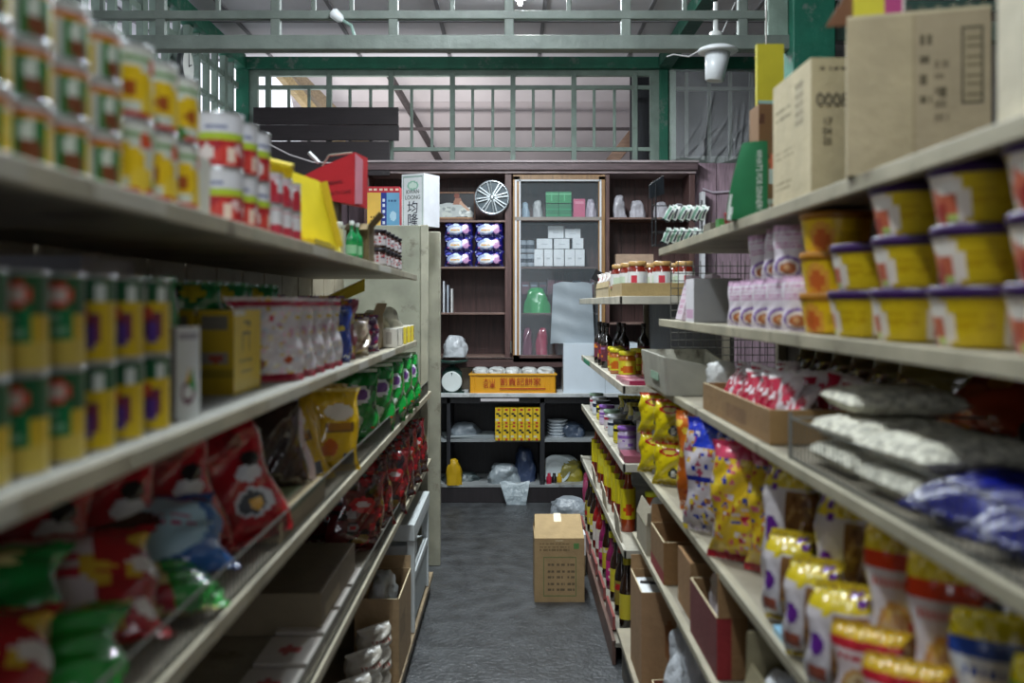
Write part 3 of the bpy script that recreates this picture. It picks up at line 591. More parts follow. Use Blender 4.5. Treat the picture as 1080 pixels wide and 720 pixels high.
inst('fb', softbag('plastic_bag', .36, .3, .2, '#aeb6be', seed=66), (W(600, 0, 6.6).x, 6.55, 0), 'pale plastic bag on the floor behind the brown carton')
inst('fb2', softbag('pink_bag', .12, .2, .3, '#b0426c', seed=67), (W(624, 0, 6.75).x, 6.95, 0), 'pink and clear plastic bag against the counter behind the carton')
m = MB(); m.abox(.14, .15, .15, {'f': Art(8, 8, '#dfe3e6')}, '#cfc3b0', 8); tag(m.build('white_topped_box', 'paper', loc=(.385, 5.45, .12)), 'small white box wedged beside the tall carton', 'box') if False else None
# ================================================================ shelving runs
SH = '#aca58f'; SHD = '#958d7c'
def fence(m, x, y0, y1, z0, z1, step=.022, r=.0014, c='#5e5e58'):
    for z in (z0+.004, z1): m.tube([(x, y0, z), (x, y1, z)], .0022, c, 5)
    y = y0
    while y < y1: m.tube([(x, y, z0), (x, y, z1)], r, c, 4); y += step
LG = thing('shelving_run', 'long beige shelving run along the left side of the aisle', 'shelves')
XB = -.86
for i, (x, z, th, y1) in enumerate(((-.41, 1.583, .024, 4.3), (-.41, 1.302, .024, 4.3), (-.41, 1.017, .026, 5.05), (-.41, .675, .026, 5.05))):
    m = MB(); m.box(XB, x-.02, -.4, y1, z-.018, z-.002, SHD); m.box(x-.02, x, -.4, y1, z-th, z, SH); m.build('shelf', 'paint', LG, bevel=.002)
R = random.Random(2)
for z in (1.583, 1.302):
    y = .5
    while y < 4:
        l = R.uniform(.12, .35); m = MB(); m.box(-.4098, -.4088, y, y+l, z-.021, z-.002, R.choice(['#b9b5a6', '#aba691', '#c2c1b8'])); y += l+R.uniform(.1, .5); m.build('price_strip', 'paper', LG)
m = MB(); m.box(-.84, -.412, -.3, 2.6, 1.302, 1.3035, '#96968f'); m.build('shelf_paper', 'paper', LG)
m = MB(); fence(m, -.418, 1.0, 4.95, 1.017, 1.075); m.build('wire_fence', 'wire', LG)
m = MB(); fence(m, -.418, 1.0, 4.95, .675, .72); m.build('wire_fence', 'wire', LG)
m = MB()
for k in range(20):
    y0 = -.4+k*.275; m.box(XB-.02, XB, y0+.006+.006*(k % 3), y0+.268, .1, 1.582, '#8c8371')
m.box(XB-.04, XB-.025, -.4, 5.05, 0, 1.582, '#1f1c1a'); m.build('back_panel', 'paint', LG)
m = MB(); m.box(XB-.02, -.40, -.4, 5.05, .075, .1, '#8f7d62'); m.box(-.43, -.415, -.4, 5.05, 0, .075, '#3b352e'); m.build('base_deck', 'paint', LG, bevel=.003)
for y in (.2, 1.6, 3.0, 4.25):
    m = MB(); m.box(XB-.05, XB-.02, y, y+.04, 0, 1.62, SHD); m.build('upright', 'paint', LG)
EU = thing('end_cabinet', 'pale green-beige cabinet closing the far end of the left shelves', 'cabinet', (0, 5.1, 0))
m = MB(); m.box(-1.25, -.47, 0, .5, 0, 1.861, '#a9ab99'); m.build('shell', 'paint', EU, bevel=.004)
m = MB(); m.box(-.468, -.43, -.012, .03, 0, 1.863, '#b8b6a3'); m.build('corner_post', 'paint', EU, bevel=.004)
m = MB(); m.box(-.466, -.40, .44, .5, 0, 1.86, '#a7a593'); m.build('corner_post', 'paint', EU, bevel=.004)
m = MB(); m.box(-.468, -.462, .03, .44, 0, 1.86, '#8e8c7a'); m.build('side_panel', 'paint', EU)
RG = thing('shelving_run', 'long beige shelving run along the near right side of the aisle', 'shelves')
XR = 1.02
RS = ((.55, 1.665, .026), (.55, 1.402, .026), (.50, 1.175, .022), (.47, .857, .022), (.45, .605, .02))
for x, z, th in RS:
    m = MB(); m.box(x+.02, XR, -.4, 3.73, z-.018, z-.002, SHD); m.box(x, x+.02, -.4, 3.73, z-th, z, SH); m.build('shelf', 'paint', RG, bevel=.002)
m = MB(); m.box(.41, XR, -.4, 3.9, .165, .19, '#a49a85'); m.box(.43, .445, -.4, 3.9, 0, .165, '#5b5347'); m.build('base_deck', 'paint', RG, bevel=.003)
m = MB(); m.box(XR, XR+.02, -.4, 3.75, 0, 1.66, '#4a4640'); m.build('back_panel', 'paint', RG)
m = MB(); fence(m, .512, .3, 1.83, 1.175, 1.25); m.tube([(.512, 1.83, 1.175), (.512, 1.83, 1.26)], .004, '#85857f')
m.tube([(.512, 1.83, 1.25), (.95, 1.83, 1.25)], .0022, '#85857f'); m.build('wire_fence', 'wire', RG)
def meshpanel(m, y, x0, x1, z0, z1, step=.028, c='#6e6c66'):
    x = x0
    while x <= x1: m.tube([(x, y, z0), (x, y, z1)], .0018, c, 4); x += step
    z = z0
    while z <= z1: m.tube([(x0, y, z), (x1, y, z)], .0018, c, 4); z += step
m = MB(); meshpanel(m, 3.76, .60, 1.0, .65, 1.62); m.build('end_grid', 'wire', RG)
for y in (.3, 2.0, 3.7):
    m = MB(); m.box(XR-.03, XR, y, y+.04, 0, 1.66, SHD); m.build('upright', 'paint', RG)
BG = thing('shelving_run', 'shorter shelving run with narrow shelves at the far right by the back cabinet', 'shelves')
BX = .90
for x, z, y0 in ((.447, 1.487, 4.13), (.46, 1.115, 4.13), (.46, .79, 4.13), (.455, .452, 4.05)):
    m = MB(); m.box(x+.012, BX, y0+.012, 6.6, z-.014, z, '#a8a394'); m.box(x, x+.012, y0, 6.6, z-.03, z+.004, '#c4bfb0'); m.box(x, BX, y0, y0+.012, z-.03, z+.004, '#bdb8a9'); m.build('shelf', 'paint', BG, bevel=.002)
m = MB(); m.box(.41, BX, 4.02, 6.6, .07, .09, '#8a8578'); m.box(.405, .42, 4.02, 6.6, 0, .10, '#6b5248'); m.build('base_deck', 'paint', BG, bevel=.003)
m = MB(); m.box(BX, BX+.015, 4.1, 6.6, 0, 1.48, '#3a3833'); m.build('back_panel', 'paint', BG)
for z in (1.115, .79):
    m = MB(); meshpanel(m, 4.2, .62, .89, z-.29, z-.04); m.build('end_grid', 'wire', BG)
m = MB(); m.box(BX-.03, BX, 4.1, 4.13, 0, 1.48, SHD); m.build('upright', 'paint', BG)
m = MB(); m.box(BX-.03, BX, 6.57, 6.6, 0, 1.48, SHD); m.build('upright', 'paint', BG)
# ================================================================ LEFT, top shelf
ZL1 = 1.584
afs = Art(60, 14, '#dfe0da')
for q in (0, .25, .5, .75):
    afs.rect(q, .78, q+.25, .88, '#b8341c').rect(q, .72, q+.25, .78, '#e0a028').rect(q+.01, .0, q+.13, .74, '#1d7a3a').ell(q+.06, .55, .03, .16, '#dfe8dc').ell(q+.08, .2, .05, .2, '#7a4020').rect(q+.14, .05, q+.22, .66, '#e6c72a').ell(q+.18, .34, .025, .14, '#f0e27a')
b_small = can('fruit_can', 'fruit_can', .041, .0585, None) if False else can('can', 'fruit_can', .041, .0585, afs)
for ci, (y, n) in enumerate(((.83, 4), (.905, 3), (.985, 3), (1.068, 3))):
    for r in range(n):
        nm = ['nearest', 'second', 'third', 'fourth'][ci]
        inst('fs', b_small, (-.462, y, ZL1+r*.0553), 'small green and yellow fruit can, layer %s of the %s stack from the camera' % (['one', 'two', 'three', 'four'][r], nm), 'small fruit cans', rz=30+ci*4+r*5)
afl = Art(60, 24, '#dde3d6')
for q in range(3):
    a0 = q/3
    afl.rect(a0, .93, a0+.34, .99, '#eef0ea').rect(a0, .80, a0+.34, .84, '#7fa96a').rect(a0, .70, a0+.34, .76, '#c22a1a').rect(a0, .0, a0+.34, .04, '#c22a1a').ell(a0+.14, .46, .13, .25, '#efc818').ell(a0+.13, .40, .04, .12, '#a8501c').ell(a0+.27, .2, .07, .18, '#f0d040').ell(a0+.29, .74, .05, .1, '#d94a20').ell(a0+.05, .12, .05, .1, '#3d8a3c')
b_large = can('can', 'pineapple_can', .041, .087, afl)
for ci, y in enumerate((1.165, 1.25, 1.335)):
    for r in range(2):
        inst('fl', b_large, (-.462, y, ZL1+r*.0875), 'tall yellow pineapple can, %s of the %s stack beyond the small fruit cans' % (['lower', 'upper'][r], ORD[ci]), 'tall pineapple cans', rz=30+ci*14+r*21)
m = MB(); m.abox(.012, .075, .085, {'f': Art(4, 8, '#dfe0da')}, '#d8d8ce', 8); tag(m.build('white_carton', 'paper', loc=(-.448, 1.42, ZL1)), 'thin white carton standing right after the tall pineapple cans', 'box')
awr = Art(60, 24, '#dedfe6')
for q in range(3):
    a0 = q/3; awr.rect(a0, .48, a0+.34, .62, '#b6cf3a').rect(a0, .0, a0+.34, .48, '#b01e2c').ell(a0+.06, .25, .05, .14, '#f0e4e2').ell(a0+.2, .2, .08, .2, '#d2443c').ell(a0+.22, .22, .04, .12, '#f2d9c8').rect(a0+.05, .76, a0+.2, .82, '#8890b0').ell(a0+.29, .35, .03, .1, '#e8c8c8')
b_wr = can('can', 'powder_tin', .041, .0865, awr)
for ci, y in enumerate((1.58, 1.67, 1.755)):
    for r in range(2):
        inst('wr', b_wr, (-.468+.0*ci, y, ZL1+r*.087), 'white tin with lime and red bands, %s of the %s stack from camera' % (['lower', 'upper'][r], ORD[ci]), 'white tins with red bands', rz=20+ci*25+r*9)
aww = Art(48, 14, '#e4e4ea').rect(0, 0, 1, .35, '#c23a4e').ell(.5, .5, .06, .3, '#c22a3c').ell(.2, .5, .06, .3, '#c22a3c').ell(.8, .5, .06, .3, '#c22a3c').rect(0, .85, 1, .95, '#c9a0a8')
b_ww = can('can', 'milk_tin', .036, .058, aww)
for ci, y in enumerate((1.85, 1.93, 2.01)):
    for r in range(2):
        inst('ww', b_ww, (-.462, y, ZL1+r*.0585), 'small white tin with red marks, %s of the %s stack before the yellow box' % (['lower', 'upper'][r], ORD[ci]), 'small white tins', rz=13*ci+r*40)
for i in range(4):
    inst('wr', b_wr, (-.56, 1.66+i*.11, ZL1+(i % 2)*0), 'white tin with red bands in the back row, %s from the camera' % ORD[i], 'white tins in the back row', rz=i*31)
# yellow display trays
t = thing('yellow_tray', 'bright yellow cardboard tray lying open behind the white tins', 'box', (-.50, 2.17, ZL1)); Y1, Y2 = '#f0dc1e', '#d9c010'
m = MB(); m.box(-.07, .09, -.10, .10, 0, .012, Y2); m.box(-.07, -.062, -.1, .1, 0, .13, Y1); m.build('shell', 'paper', t)
m = MB(); m.M = Matrix.Translation((-.0, -.06, .16))@Matrix.Rotation(math.radians(12), 4, 'X')@Matrix.Rotation(math.radians(14), 4, 'Y'); m.box(-.055, .035, -.004, .004, -.03, .02, Y1); m.box(-.055, .035, -.03, -.004, .012, .02, Y2); m.build('flap', 'paper', t)
t = thing('yellow_display_box', 'tall slanted bright yellow display box on the top left shelf', 'box', (-.460, 2.33, ZL1), 6)
m = MB(); zt = .178
def slab(m, pts, c, th=.006):
    P = [Vector(p) for p in pts]; n = (P[1]-P[0]).cross(P[3]-P[0]).normalized()*th
    Q = [p-n for p in P]; m.add([tuple(p) for p in P+Q], [(0, 1, 2, 3), (7, 6, 5, 4), (0, 4, 5, 1), (1, 5, 6, 2), (2, 6, 7, 3), (3, 7, 4, 0)], c)
slab(m, [(-.075, -.09, 0), (-.012, -.09, 0), (-.055, -.075, zt), (-.09, -.075, zt)], Y2); slab(m, [(-.012, -.09, 0), (.05, .02, 0), (.005, .02, zt*.93), (-.055, -.075, zt)], Y1)
slab(m, [(.05, .02, 0), (.052, .10, 0), (.02, .10, zt*.86), (.005, .02, zt*.93)], Y1); m.box(-.075, .045, -.06, .1, 0, .01, Y2); m.build('shell', 'paper', t)
m = MB()
for (a, b) in (((-.02, -.035, .01), (-.045, -.03, zt*.96)), ((.052, .03, .01), (.015, .03, zt*.92))): m.beam(a, b, .006, .02, '#c8ae0e')
m.build('divider', 'paper', t)
# red wedge lid with black print
t = thing('red_sign_box', 'red wedge-shaped carton lid with black print above the top left shelf', 'box', W(345, 195, 2.95))
k3 = 2.95/F; q = lambda x, y: ((x-354)*k3, -(y-195)*k3)
front = [(320, 190), (345, 177), (383.5, 160.5), (383, 216), (350, 210), (330, 203)]
m = MB(); vs = [(q(*p)[0], 0, q(*p)[1]) for p in front]+[(q(*p)[0]+.02, .12, q(*p)[1]) for p in front]; n = len(front)
m.add(vs, [tuple(range(n))[::-1], tuple(range(n, 2*n))]+[(i, (i+1) % n, n+(i+1) % n, n+i) for i in range(n)], '#c9202c'); m.build('shell', 'paper', t)
m = MB(); e = q(383.6, 161.5), q(383.1, 215)
m.add([(e[0][0]+.0005, -.001, e[0][1]), (e[0][0]+.014, .06, e[0][1]-.012), (e[1][0]+.014, .06, e[1][1]+.006), (e[1][0]+.0005, -.001, e[1][1])], [(0, 1, 2, 3)], '#d98fa0'); m.build('edge', 'paper', t)
for s_, x_, y_, w_ in (('ALL FOR DREAMS', 352, 194, 36), ('HEALTH CARE', 366, 203.5, 26)): text(t, 'lettering', s_, .014, (q(x_, y_)[0], -.002, q(x_, y_)[1]), (90, -7, 0), '#45101a', width=w_*k3)
m = MB(); m.tube([(-.02, .03, .06), (.0, .03, .092), (.07, .03, .1)], .003, '#9a9a8c'); m.tube([(-.06, .03, .1), (-.03, .03, .07)], .006, '#c9cdd0'); m.build('wire_hook', 'wire', t)
m = MB(); m.box(-.03, .03, .02, .08, ZL1-(EYE-(195-320)*k3), -.03, '#4e4538'); m.build('stand', 'card', t)
inst('gb', bottle('green_bottle', .018, .12, '#1a8a4c', '#d5dcd8', Art(10, 8, '#1f9a50').rect(.3, .2, .7, .8, '#9ad0a8')), (-.475, 2.95, ZL1), 'slim green bottle in front of the open brown carton', 'slim green bottles')
inst('gb', None, (-.47, 3.02, ZL1), 'slim green bottle just behind the first beside the brown carton', 'slim green bottles')
inst('cj', jar('small_jar', .016, .11, '#d6cf9a', '#d9dcd0', None), (-.50, 2.86, ZL1), 'pale slim jar behind the yellow display box')
t = carton('open_carton', .07, .12, .12, {}, '#7a6a48', flaps={'r': (.05, 40), 'f': (.04, 120)})(); t.location = (-.475, 3.12, ZL1); tag(t, 'small open brown carton beside the red and white jars', 'box')
aj = Art(30, 12, '#c9c4c8').blobs(30, ['#a8202c', '#201c22', '#e4e0e6', '#c05a60', '#5a5060'], 0, 0, 1, 1, .05, 5)
for r in range(2):
    for i in range(5):
        for j in range(2):
            inst('rj', jar('paste_jar', .024, .062, '#4a2a26', '#23222a', aj, 1.0), (-.447-j*.052, 3.36+i*.115+j*.03, ZL1+r*.0635), 'dark lidded red and white jar, %s layer, %s row, %s from the camera' % (['lower', 'upper'][r], ['front', 'back'][j], ORD[i]), 'red and white jars at the end of the top left shelf', rz=i*40+j*70+r*20)
# on the end cabinet
def P5(px): return (px-540)*5.2/F
a = Art(30, 44, '#e4e8ec').rect(.06, .0, .94, .97, '#7fa39a').rect(.1, .0, .9, .94, '#e6eaee').ell(.5, .78, .25, .09, '#8fc4b0').ell(.5, .78, .18, .06, '#d7ece2')
t = thing('tall_white_box', 'tall white box with green border and black characters on the end cabinet', 'box', (P5(443), 5.24, 1.862), -28); hh = 55*5.2/F
m = MB(); m.abox(.138, .15, hh, {'f': a, 'r': Art(4, 4, '#e2e4ec')}, '#dfe3ea', 44); m.build('shell', 'paper', t)
text(t, 'lettering', 'KWAN\nLOONG', .03, (0, -.0765, hh*.60), (90, 0, 0), '#54625e', width=.092)
text(t, 'lettering', '均', .07, (.0, -.0765, hh*.34), (90, 0, 0), '#22263c')
text(t, 'lettering', '隆', .07, (.0, -.0765, hh*.10), (90, 0, 0), '#22263c')
a = Art(32, 40, '#e8bc58').rect(.58, 0, 1, .86, '#6fa9cf').rect(.42, .0, .60, .86, '#23378f').rect(.0, .86, 1, 1, '#c0303c')
for i in range(6): a.ell(.09+i*.165, .93, .05, .035, '#e4dcc8')
for i in range(5): a.rect(.47, .08+i*.14, .55, .15+i*.14, '#dfe6f2')
a.lines(.66, .6, .94, .7, 1, '#3a5f8c').ell(.8, .28, .1, .12, '#b9dcf0').lines(.1, .1, .36, .3, 2, '#8a6a2c')
t = thing('medicine_box', 'yellow and blue box with a red dotted top band beside the tall white box', 'box', (P5(403), 5.3, 1.862))
m = MB(); m.abox(.17, .1, .215, {'f': a}, '#c0303c', 40); m.build('shell', 'print', t)
# ================================================================ LEFT, second shelf
ZL2 = 1.3036
agy = Art(60, 24, '#d8b82c').rect(0, .60, 1, 1, '#0f5a34')
for q in range(3):
    a0 = q/3; agy.rect(a0+.06, .3, a0+.22, .62, '#17804c').ell(a0+.16, .78, .075, .14, '#d9503c').ell(a0+.16, .78, .05, .08, '#e8d8d0').lines(a0+.08, .36, a0+.2, .56, 2, '#8fc0a0', q).rect(a0, .0, a0+.34, .28, '#d9c25a')
b_gy = can('can', 'vegetable_can', .041, .0925, agy)
agr = Art(60, 24, '#dfc020').rect(0, .70, 1, 1, '#0e5c38')
for q in range(3):
    a0 = q/3; agr.rect(a0+.08, .74, a0+.14, .96, '#dfe8e4').rect(a0+.18, .72, a0+.24, .92, '#dfe8e4').ell(a0+.16, .4, .07, .22, '#7a3050').ell(a0+.17, .3, .04, .14, '#5a3a9a').ell(a0+.12, .55, .05, .1, '#d0503a').tri([(a0, 0), (a0+.1, 0), (a0, .3)], '#1d6a3c')
b_gr = can('can', 'malt_tin', .041, .0925, agr)
for ci, y in enumerate((.838, .911, .99, 1.067, 1.148, 1.238)):
    for r in range(2):
        kk = ('gy', b_gy, 'green and pale yellow vegetable can', 'green and pale yellow cans') if ci < 3 else ('gr', b_gr, 'green-topped yellow tin with white print', 'green-topped yellow tins')
        inst(kk[0], kk[1], (-.468, y, ZL2+r*.0935), '%s, %s of the %s stack on the second left shelf' % (kk[2], ['lower', 'upper'][r], ORD[ci] if ci < 3 else ORD[ci-3]), kk[3], rz=28+(ci % 3)*4+r*3+10)
for i, (x, y, sx, sy, sz, c) in enumerate(((-.70, 1.52, .17, .2, .225, '#8b8a90'), (-.78, 1.2, .1, .22, .21, '#6f6a70'))):
    a = Art(24, 24, c).rect(.55, .55, .95, .9, '#b5b4ba').lines(.1, .6, .5, .9, 3, '#5f5e64', i)
    inst('gc%d' % i, carton('grey_carton', sx, sy, sz, {'f': a, 'r': a}, c), (x, y, ZL2), ['tall grey carton standing behind the green-topped tins', 'dim grey carton behind the green and yellow cans'][i])
a = Art(16, 30, '#dfe4e4').ell(.5, .3, .3, .12, '#6a2a4a').ell(.5, .3, .2, .07, '#e8ecec').tri([(.5, .38), (.85, .3), (.7, .56)], '#2c9a4c').tri([(.4, .4), (.6, .42), (.55, .58)], '#e0b43c').rect(.1, .86, .9, .95, '#9a9aa4')
t = carton('white_box', .03, .05, .125, {'f': Art(8, 20, '#a9a9ae').lines(.1, .1, .9, .9, 8, '#7c7c86'), 'r': a}, '#d6dada', mat='print', res=30)(); t.location = (-.450, 1.345, ZL2); t.rotation_euler = (0, 0, math.radians(-20)); tag(t, 'white box with a small round fruit emblem after the green-topped tins', 'box')
af = Art(16, 30, '#b8980e').rect(.1, .78, .85, .93, '#6b6458').rect(.1, .36, .85, .52, '#8a7f78').ell(.5, .44, .2, .05, '#a03c2c').rect(0, .2, 1, .3, '#8f7a10')  # camera side painted a shaded yellow, aisle side below a lit one
ar = Art(30, 30, '#ecd012').rect(.3, .5, .34, .74, '#6a5a08').rect(.55, .5, .59, .74, '#6a5a08').rect(.3, .71, .6, .74, '#6a5a08').rect(.36, .84, .6, .88, '#6a5a08').rect(.5, .8, .62, .86, '#6a5a08').lines(.2, .36, .7, .42, 1, '#7a6a10').lines(.25, .22, .7, .28, 1, '#a89010').rect(0, .93, .4, 1, '#e8e8e0')
for i, (x, y) in enumerate(((-.506, 1.79), (-.575, 1.79), (-.64, 1.81))):
    inst('yb1', carton('yellow_box', .062, .18, .145, {'f': af, 'r': ar}, '#d8bc10', mat='print', res=30), (x, y, ZL2), 'yellow box, one side painted in shade, %s from the aisle on the second left shelf' % ORD[i], 'yellow boxes on the second left shelf')
agt = Art(20, 12, '#188a50').ell(.5, .88, .2, .07, '#d8c828').rect(0, .0, 1, .12, '#0a4a2a').blobs(6, ['#1c8a50', '#0a4428'], 0, 0, 1, 1, .08, 4)
for i in range(6):
    inst('gpk', bag('green_pouch', .13, .20, .06, agt, 7, cat='packet'), (-.60-.02*(i % 2), 1.60+(i > 0)*.2+i*.12, ZL2), 'green pouch with a yellow mark behind the yellow boxes, %s from the camera' % ORD[i], 'green pouches behind the yellow boxes', rz=35)
apb = Art(34, 34, '#dcd6dc').blobs(150, ['#e8c8d8', '#cfd8e4', '#e8dcb8', '#c9a0b8', '#f2f2f4', '#d8b848', '#d8d0e0'], 0, 0, 1, 1, .035, 6).rect(0, 0, 1, .09, '#b42444').rect(0, .9, 1, .96, '#c03050').ell(.5, .74, .05, .03, '#c0304c').ell(.3, .2, .07, .06, '#7a3c30').ell(.7, .25, .06, .05, '#a8402c')
for i in range(5):
    inst('pb%d' % (i % 2), bag('candy_bag', .19, .17, .05, apb, 11+i % 2, wr=.009), (-.482, 1.97+i*.115, ZL2), 'shiny white and pink patterned bag, %s of five after the yellow box' % ORD[i], 'white and pink bags', rz=52, rx=-6)
abb = Art(20, 26, '#24409a').rect(.0, .3, .5, .9, '#c8b020').blobs(8, ['#dfe0e8', '#1a2c78', '#d8c040'], 0, 0, 1, 1, .08, 3)
amc = Art(24, 26, '#8a3a4c').blobs(26, ['#a82a3c', '#c86a38', '#d8cdd4', '#5a3050', '#c0a030', '#3a3a78'], 0, 0, 1, 1, .09, 13)
amc2 = Art(24, 26, '#5c3060').blobs(40, ['#a82a4c', '#d8c8d8', '#38285c', '#c8a030', '#8a3c70', '#c84a38'], 0, 0, 1, 1, .08, 23)
abg = Art(24, 26, '#b8a894').blobs(16, ['#d8cfc4', '#8a7458', '#c8b040', '#a89080'], 0, 0, 1, 1, .1, 14)
lst = [('bb', abb, -.47, 2.60, .13, .15, 'blue and yellow bag after the white and pink bags', 50), ('mc', amc, -.53, 2.68, .15, .17, 'dark red patterned bag behind the blue bag', 40), ('mc', amc, -.60, 2.85, .15, .17, 'dark red patterned bag leaning in the middle of the second shelf', 60), ('bg', abg, -.465, 2.93, .12, .11, 'beige packet in front of the brown carton flap', 55), ('bg', abg, -.49, 3.05, .12, .1, 'beige packet, the farther one by the brown carton flap', 48),
  ('mc', amc, -.50, 2.76, .15, .17, 'dark red patterned bag at the shelf edge after the blue bag', 30), ('mc2', amc2, -.57, 3.02, .15, .18, 'purple patterned bag leaning before the open brown carton', 35), ('mc2', amc2, -.66, 2.66, .15, .18, 'purple patterned bag at the back behind the blue bag', 50), ('mc2', amc2, -.48, 3.19, .14, .12, 'short purple patterned bag at the shelf edge by the carton', 50)]
for kk, ar_, x, y, w_, h_, lab, rz in lst: inst('L2'+kk+str(w_)+str(h_), bag('snack_bag', w_, h_, .06, ar_, len(lab), wr=.008), (x, y, ZL2), lab, rz=rz)
m = MB(); m.add([(-.66, 3.0, ZL2+.10), (-.64, 3.0, ZL2+.14), (-.50, 3.36, ZL2+.24), (-.50, 3.36, ZL2+.20)], [(0, 1, 2, 3)], '#c9b62c'); o = m.build('yellow_flap', 'paper'); sm = o.modifiers.new('t', 'SOLIDIFY'); sm.thickness = .004
tag(o, 'narrow yellow cardboard strip slanting up under the top left shelf', 'cardboard')
t = carton('open_carton', .2, .26, .12, {'f': Art(24, 12, '#94805f').lines(.5, .55, .95, .7, 1, '#5a4a34')}, '#94805f', flaps={'f': (.04, 85), 'r': (.04, 20)})(); t.location = (-.56, 3.42, ZL2); tag(t, 'open brown carton toward the far end of the second left shelf', 'box')
ay = Art(16, 12, '#dcc828').ell(.5, .5, .3, .3, '#c8501c').rect(.2, .42, .8, .58, '#e8d878').rect(0, 0, .12, 1, '#dddad0')
for i, (y, c_) in enumerate(((3.62, 0), (3.78, 0), (3.93, 1), (4.08, 1), (4.2, 1))):
    inst('ybx%d' % c_, carton('small_box', .06, .12, .065, {'f': ay if c_ else Art(8, 8, '#d8d4c8').rect(.3, .2, .7, .8, '#b0a89c'), 'r': ay if c_ else Art(8, 8, '#d0ccc0').rect(.2, .3, .8, .7, '#a8a090')}, '#d4d0c4', mat='print', res=12), (-.445, y, ZL2), ['small white box', 'small yellow box with red spot'][c_]+', %s in the row ending the second left shelf' % ORD[i], 'small boxes at the end of the second left shelf', rz=4)
for i, (x, y, h_) in enumerate(((-.52, 3.72, .14), (-.50, 3.95, .15))):
    inst('pbx%d' % i, softbag('plastic_bag', .14, .16, h_, ['#cfc9a8', '#d6d2c0'][i], seed=71+i), (x, y, ZL2), ['crumpled clear bag sticking up behind the small boxes', 'crumpled pale bag at the end post behind the yellow boxes'][i])
# ================================================================ LEFT, third shelf
ZL3 = 1.0175
def heart(a): return a
agn = Art(26, 36, '#118a34').blobs(14, ['#0c6a28', '#1fa848', '#0a5a24'], 0, 0, 1, 1, .08, 2).ell(.5, .66, .28, .13, '#e4e8ee').ell(.52, .66, .18, .08, '#7a4a9a').ell(.44, .3, .16, .1, '#dfe8dc').blobs(5, ['#c9d44a', '#d8322c'], .2, .1, .8, .3, .05, 7).rect(0, .95, 1, 1, '#cfe0d0')
for i, (x, y, rz, rx) in enumerate(((-.50, 3.12, 38, -5), (-.475, 3.40, 48, -4), (-.46, 3.68, 52, -6), (-.46, 3.95, 50, -5), (-.56, 3.30, 40, 0), (-.455, 4.22, 55, -5))):
    inst('gn', bag('crisp_bag', .20, .235, .09, agn, 5, wr=.010), (x, y, ZL3), 'shiny green crisp bag, %s on the third left shelf' % ['nearest and half shaded', 'second of the front row', 'third of the front row', 'fourth of the front row', 'tucked behind the others', 'farthest'][i], 'green crisp bags', rz=rz, rx=rx)
aye = Art(26, 36, '#dcb414').blobs(10, ['#c8a00c', '#ecc838'], 0, 0, 1, 1, .1, 4).ell(.5, .72, .3, .1, '#e8e0d0').rect(.2, .48, .8, .6, '#6a4a20').rect(.25, .5, .75, .58, '#a8701c').rect(.55, .1, .85, .22, '#5c6478').rect(0, .95, 1, 1, '#d8c060').ell(.3, .3, .16, .1, '#c8641c')
for i, (x, y, rz, rx, ry) in enumerate(((-.495, 2.40, 34, -14, -14), (-.468, 2.62, 36, -3, 2), (-.53, 2.52, 30, -10, -8), (-.55, 2.80, 30, 0, 5))):
    inst('ye', bag('cereal_bag', .145, .22, .07, aye, 8, wr=.008), (x, y, ZL3), 'glossy yellow bag on the third left shelf, %s' % ['leaning nearest the brown bag', 'upright and most forward', 'squeezed between the two forward ones', 'behind and nearest the green bags'][i], 'glossy yellow bags', rz=rz, rx=rx, ry=ry)
aor = Art(24, 28, '#b45a1c').blobs(18, ['#d8783c', '#8a2a1c', '#e0b878', '#6a2418'], 0, 0, 1, 1, .1, 15)
for i, (x, y) in enumerate(((-.62, 2.45), (-.62, 2.72), (-.64, 2.95))): inst('or', bag('noodle_bag', .16, .24, .07, aor, 9, wr=.009), (x, y, ZL3), 'orange-brown bag behind the yellow bags, %s from the camera' % ORD[i], 'orange-brown bags', rz=40)
abr = Art(20, 26, '#2c1a16').rect(.1, .1, .5, .2, '#b0a49c').blobs(5, ['#3c241c'], 0, 0, 1, 1, .1, 3)
inst('br', bag('coffee_bag', .15, .23, .08, abr, 17, wr=.006), (-.50, 2.16, ZL3), 'dark brown bag leaning before the yellow bags', rz=35, ry=-10)
m = MB(); apk = Art(10, 26, '#d8c8d0').blobs(8, ['#c08aa8', '#b8486c', '#e8e0e4'], 0, 0, 1, 1, .12, 3); bagmesh(m, .07, .2, .02, apk, 4); o = m.build('pink_pouch', 'foil', None, True); tag(o, 'slim pink and white pouch leaning against the dark brown bag', 'packet'); o.location = (-.452, 2.22, ZL3+.01); o.rotation_euler = (0, math.radians(-18), math.radians(50))
ard = Art(28, 38, '#a80c20').blobs(14, ['#8a0818', '#c41c2c', '#700814'], 0, 0, 1, 1, .1, 5).ell(.66, .48, .16, .07, '#d4d8de').ell(.72, .58, .1, .06, '#1a1a1e').ell(.62, .27, .22, .11, '#c8ccd4').ell(.6, .27, .16, .08, '#38404e').ell(.63, .26, .07, .05, '#e0a828').rect(0, .95, 1, 1, '#c84850')
for i, (x, y, rz, rx, ry) in enumerate(((-.475, 1.80, 42, -22, -12), (-.55, 1.66, 40, -14, -10), (-.60, 1.50, 40, -12, -6), (-.66, 1.36, 36, -10, 0), (-.68, 1.75, 50, -8, 8), (-.72, 1.2, 36, -6, 0), (-.64, 1.98, 45, -8, 5))):
    inst('rd', bag('crisp_bag', .19, .25, .09, ard, 12, wr=.010), (x, y, ZL3+.005), 'glossy red crisp bag, %s on the third left shelf' % ['hanging most forward', 'second behind the forward one', 'third into the shadow', 'fourth into the shadow', 'far back by the panel', 'deepest and nearest the camera', 'upright behind the forward one'][i], 'glossy red bags', rz=rz, rx=rx, ry=ry)
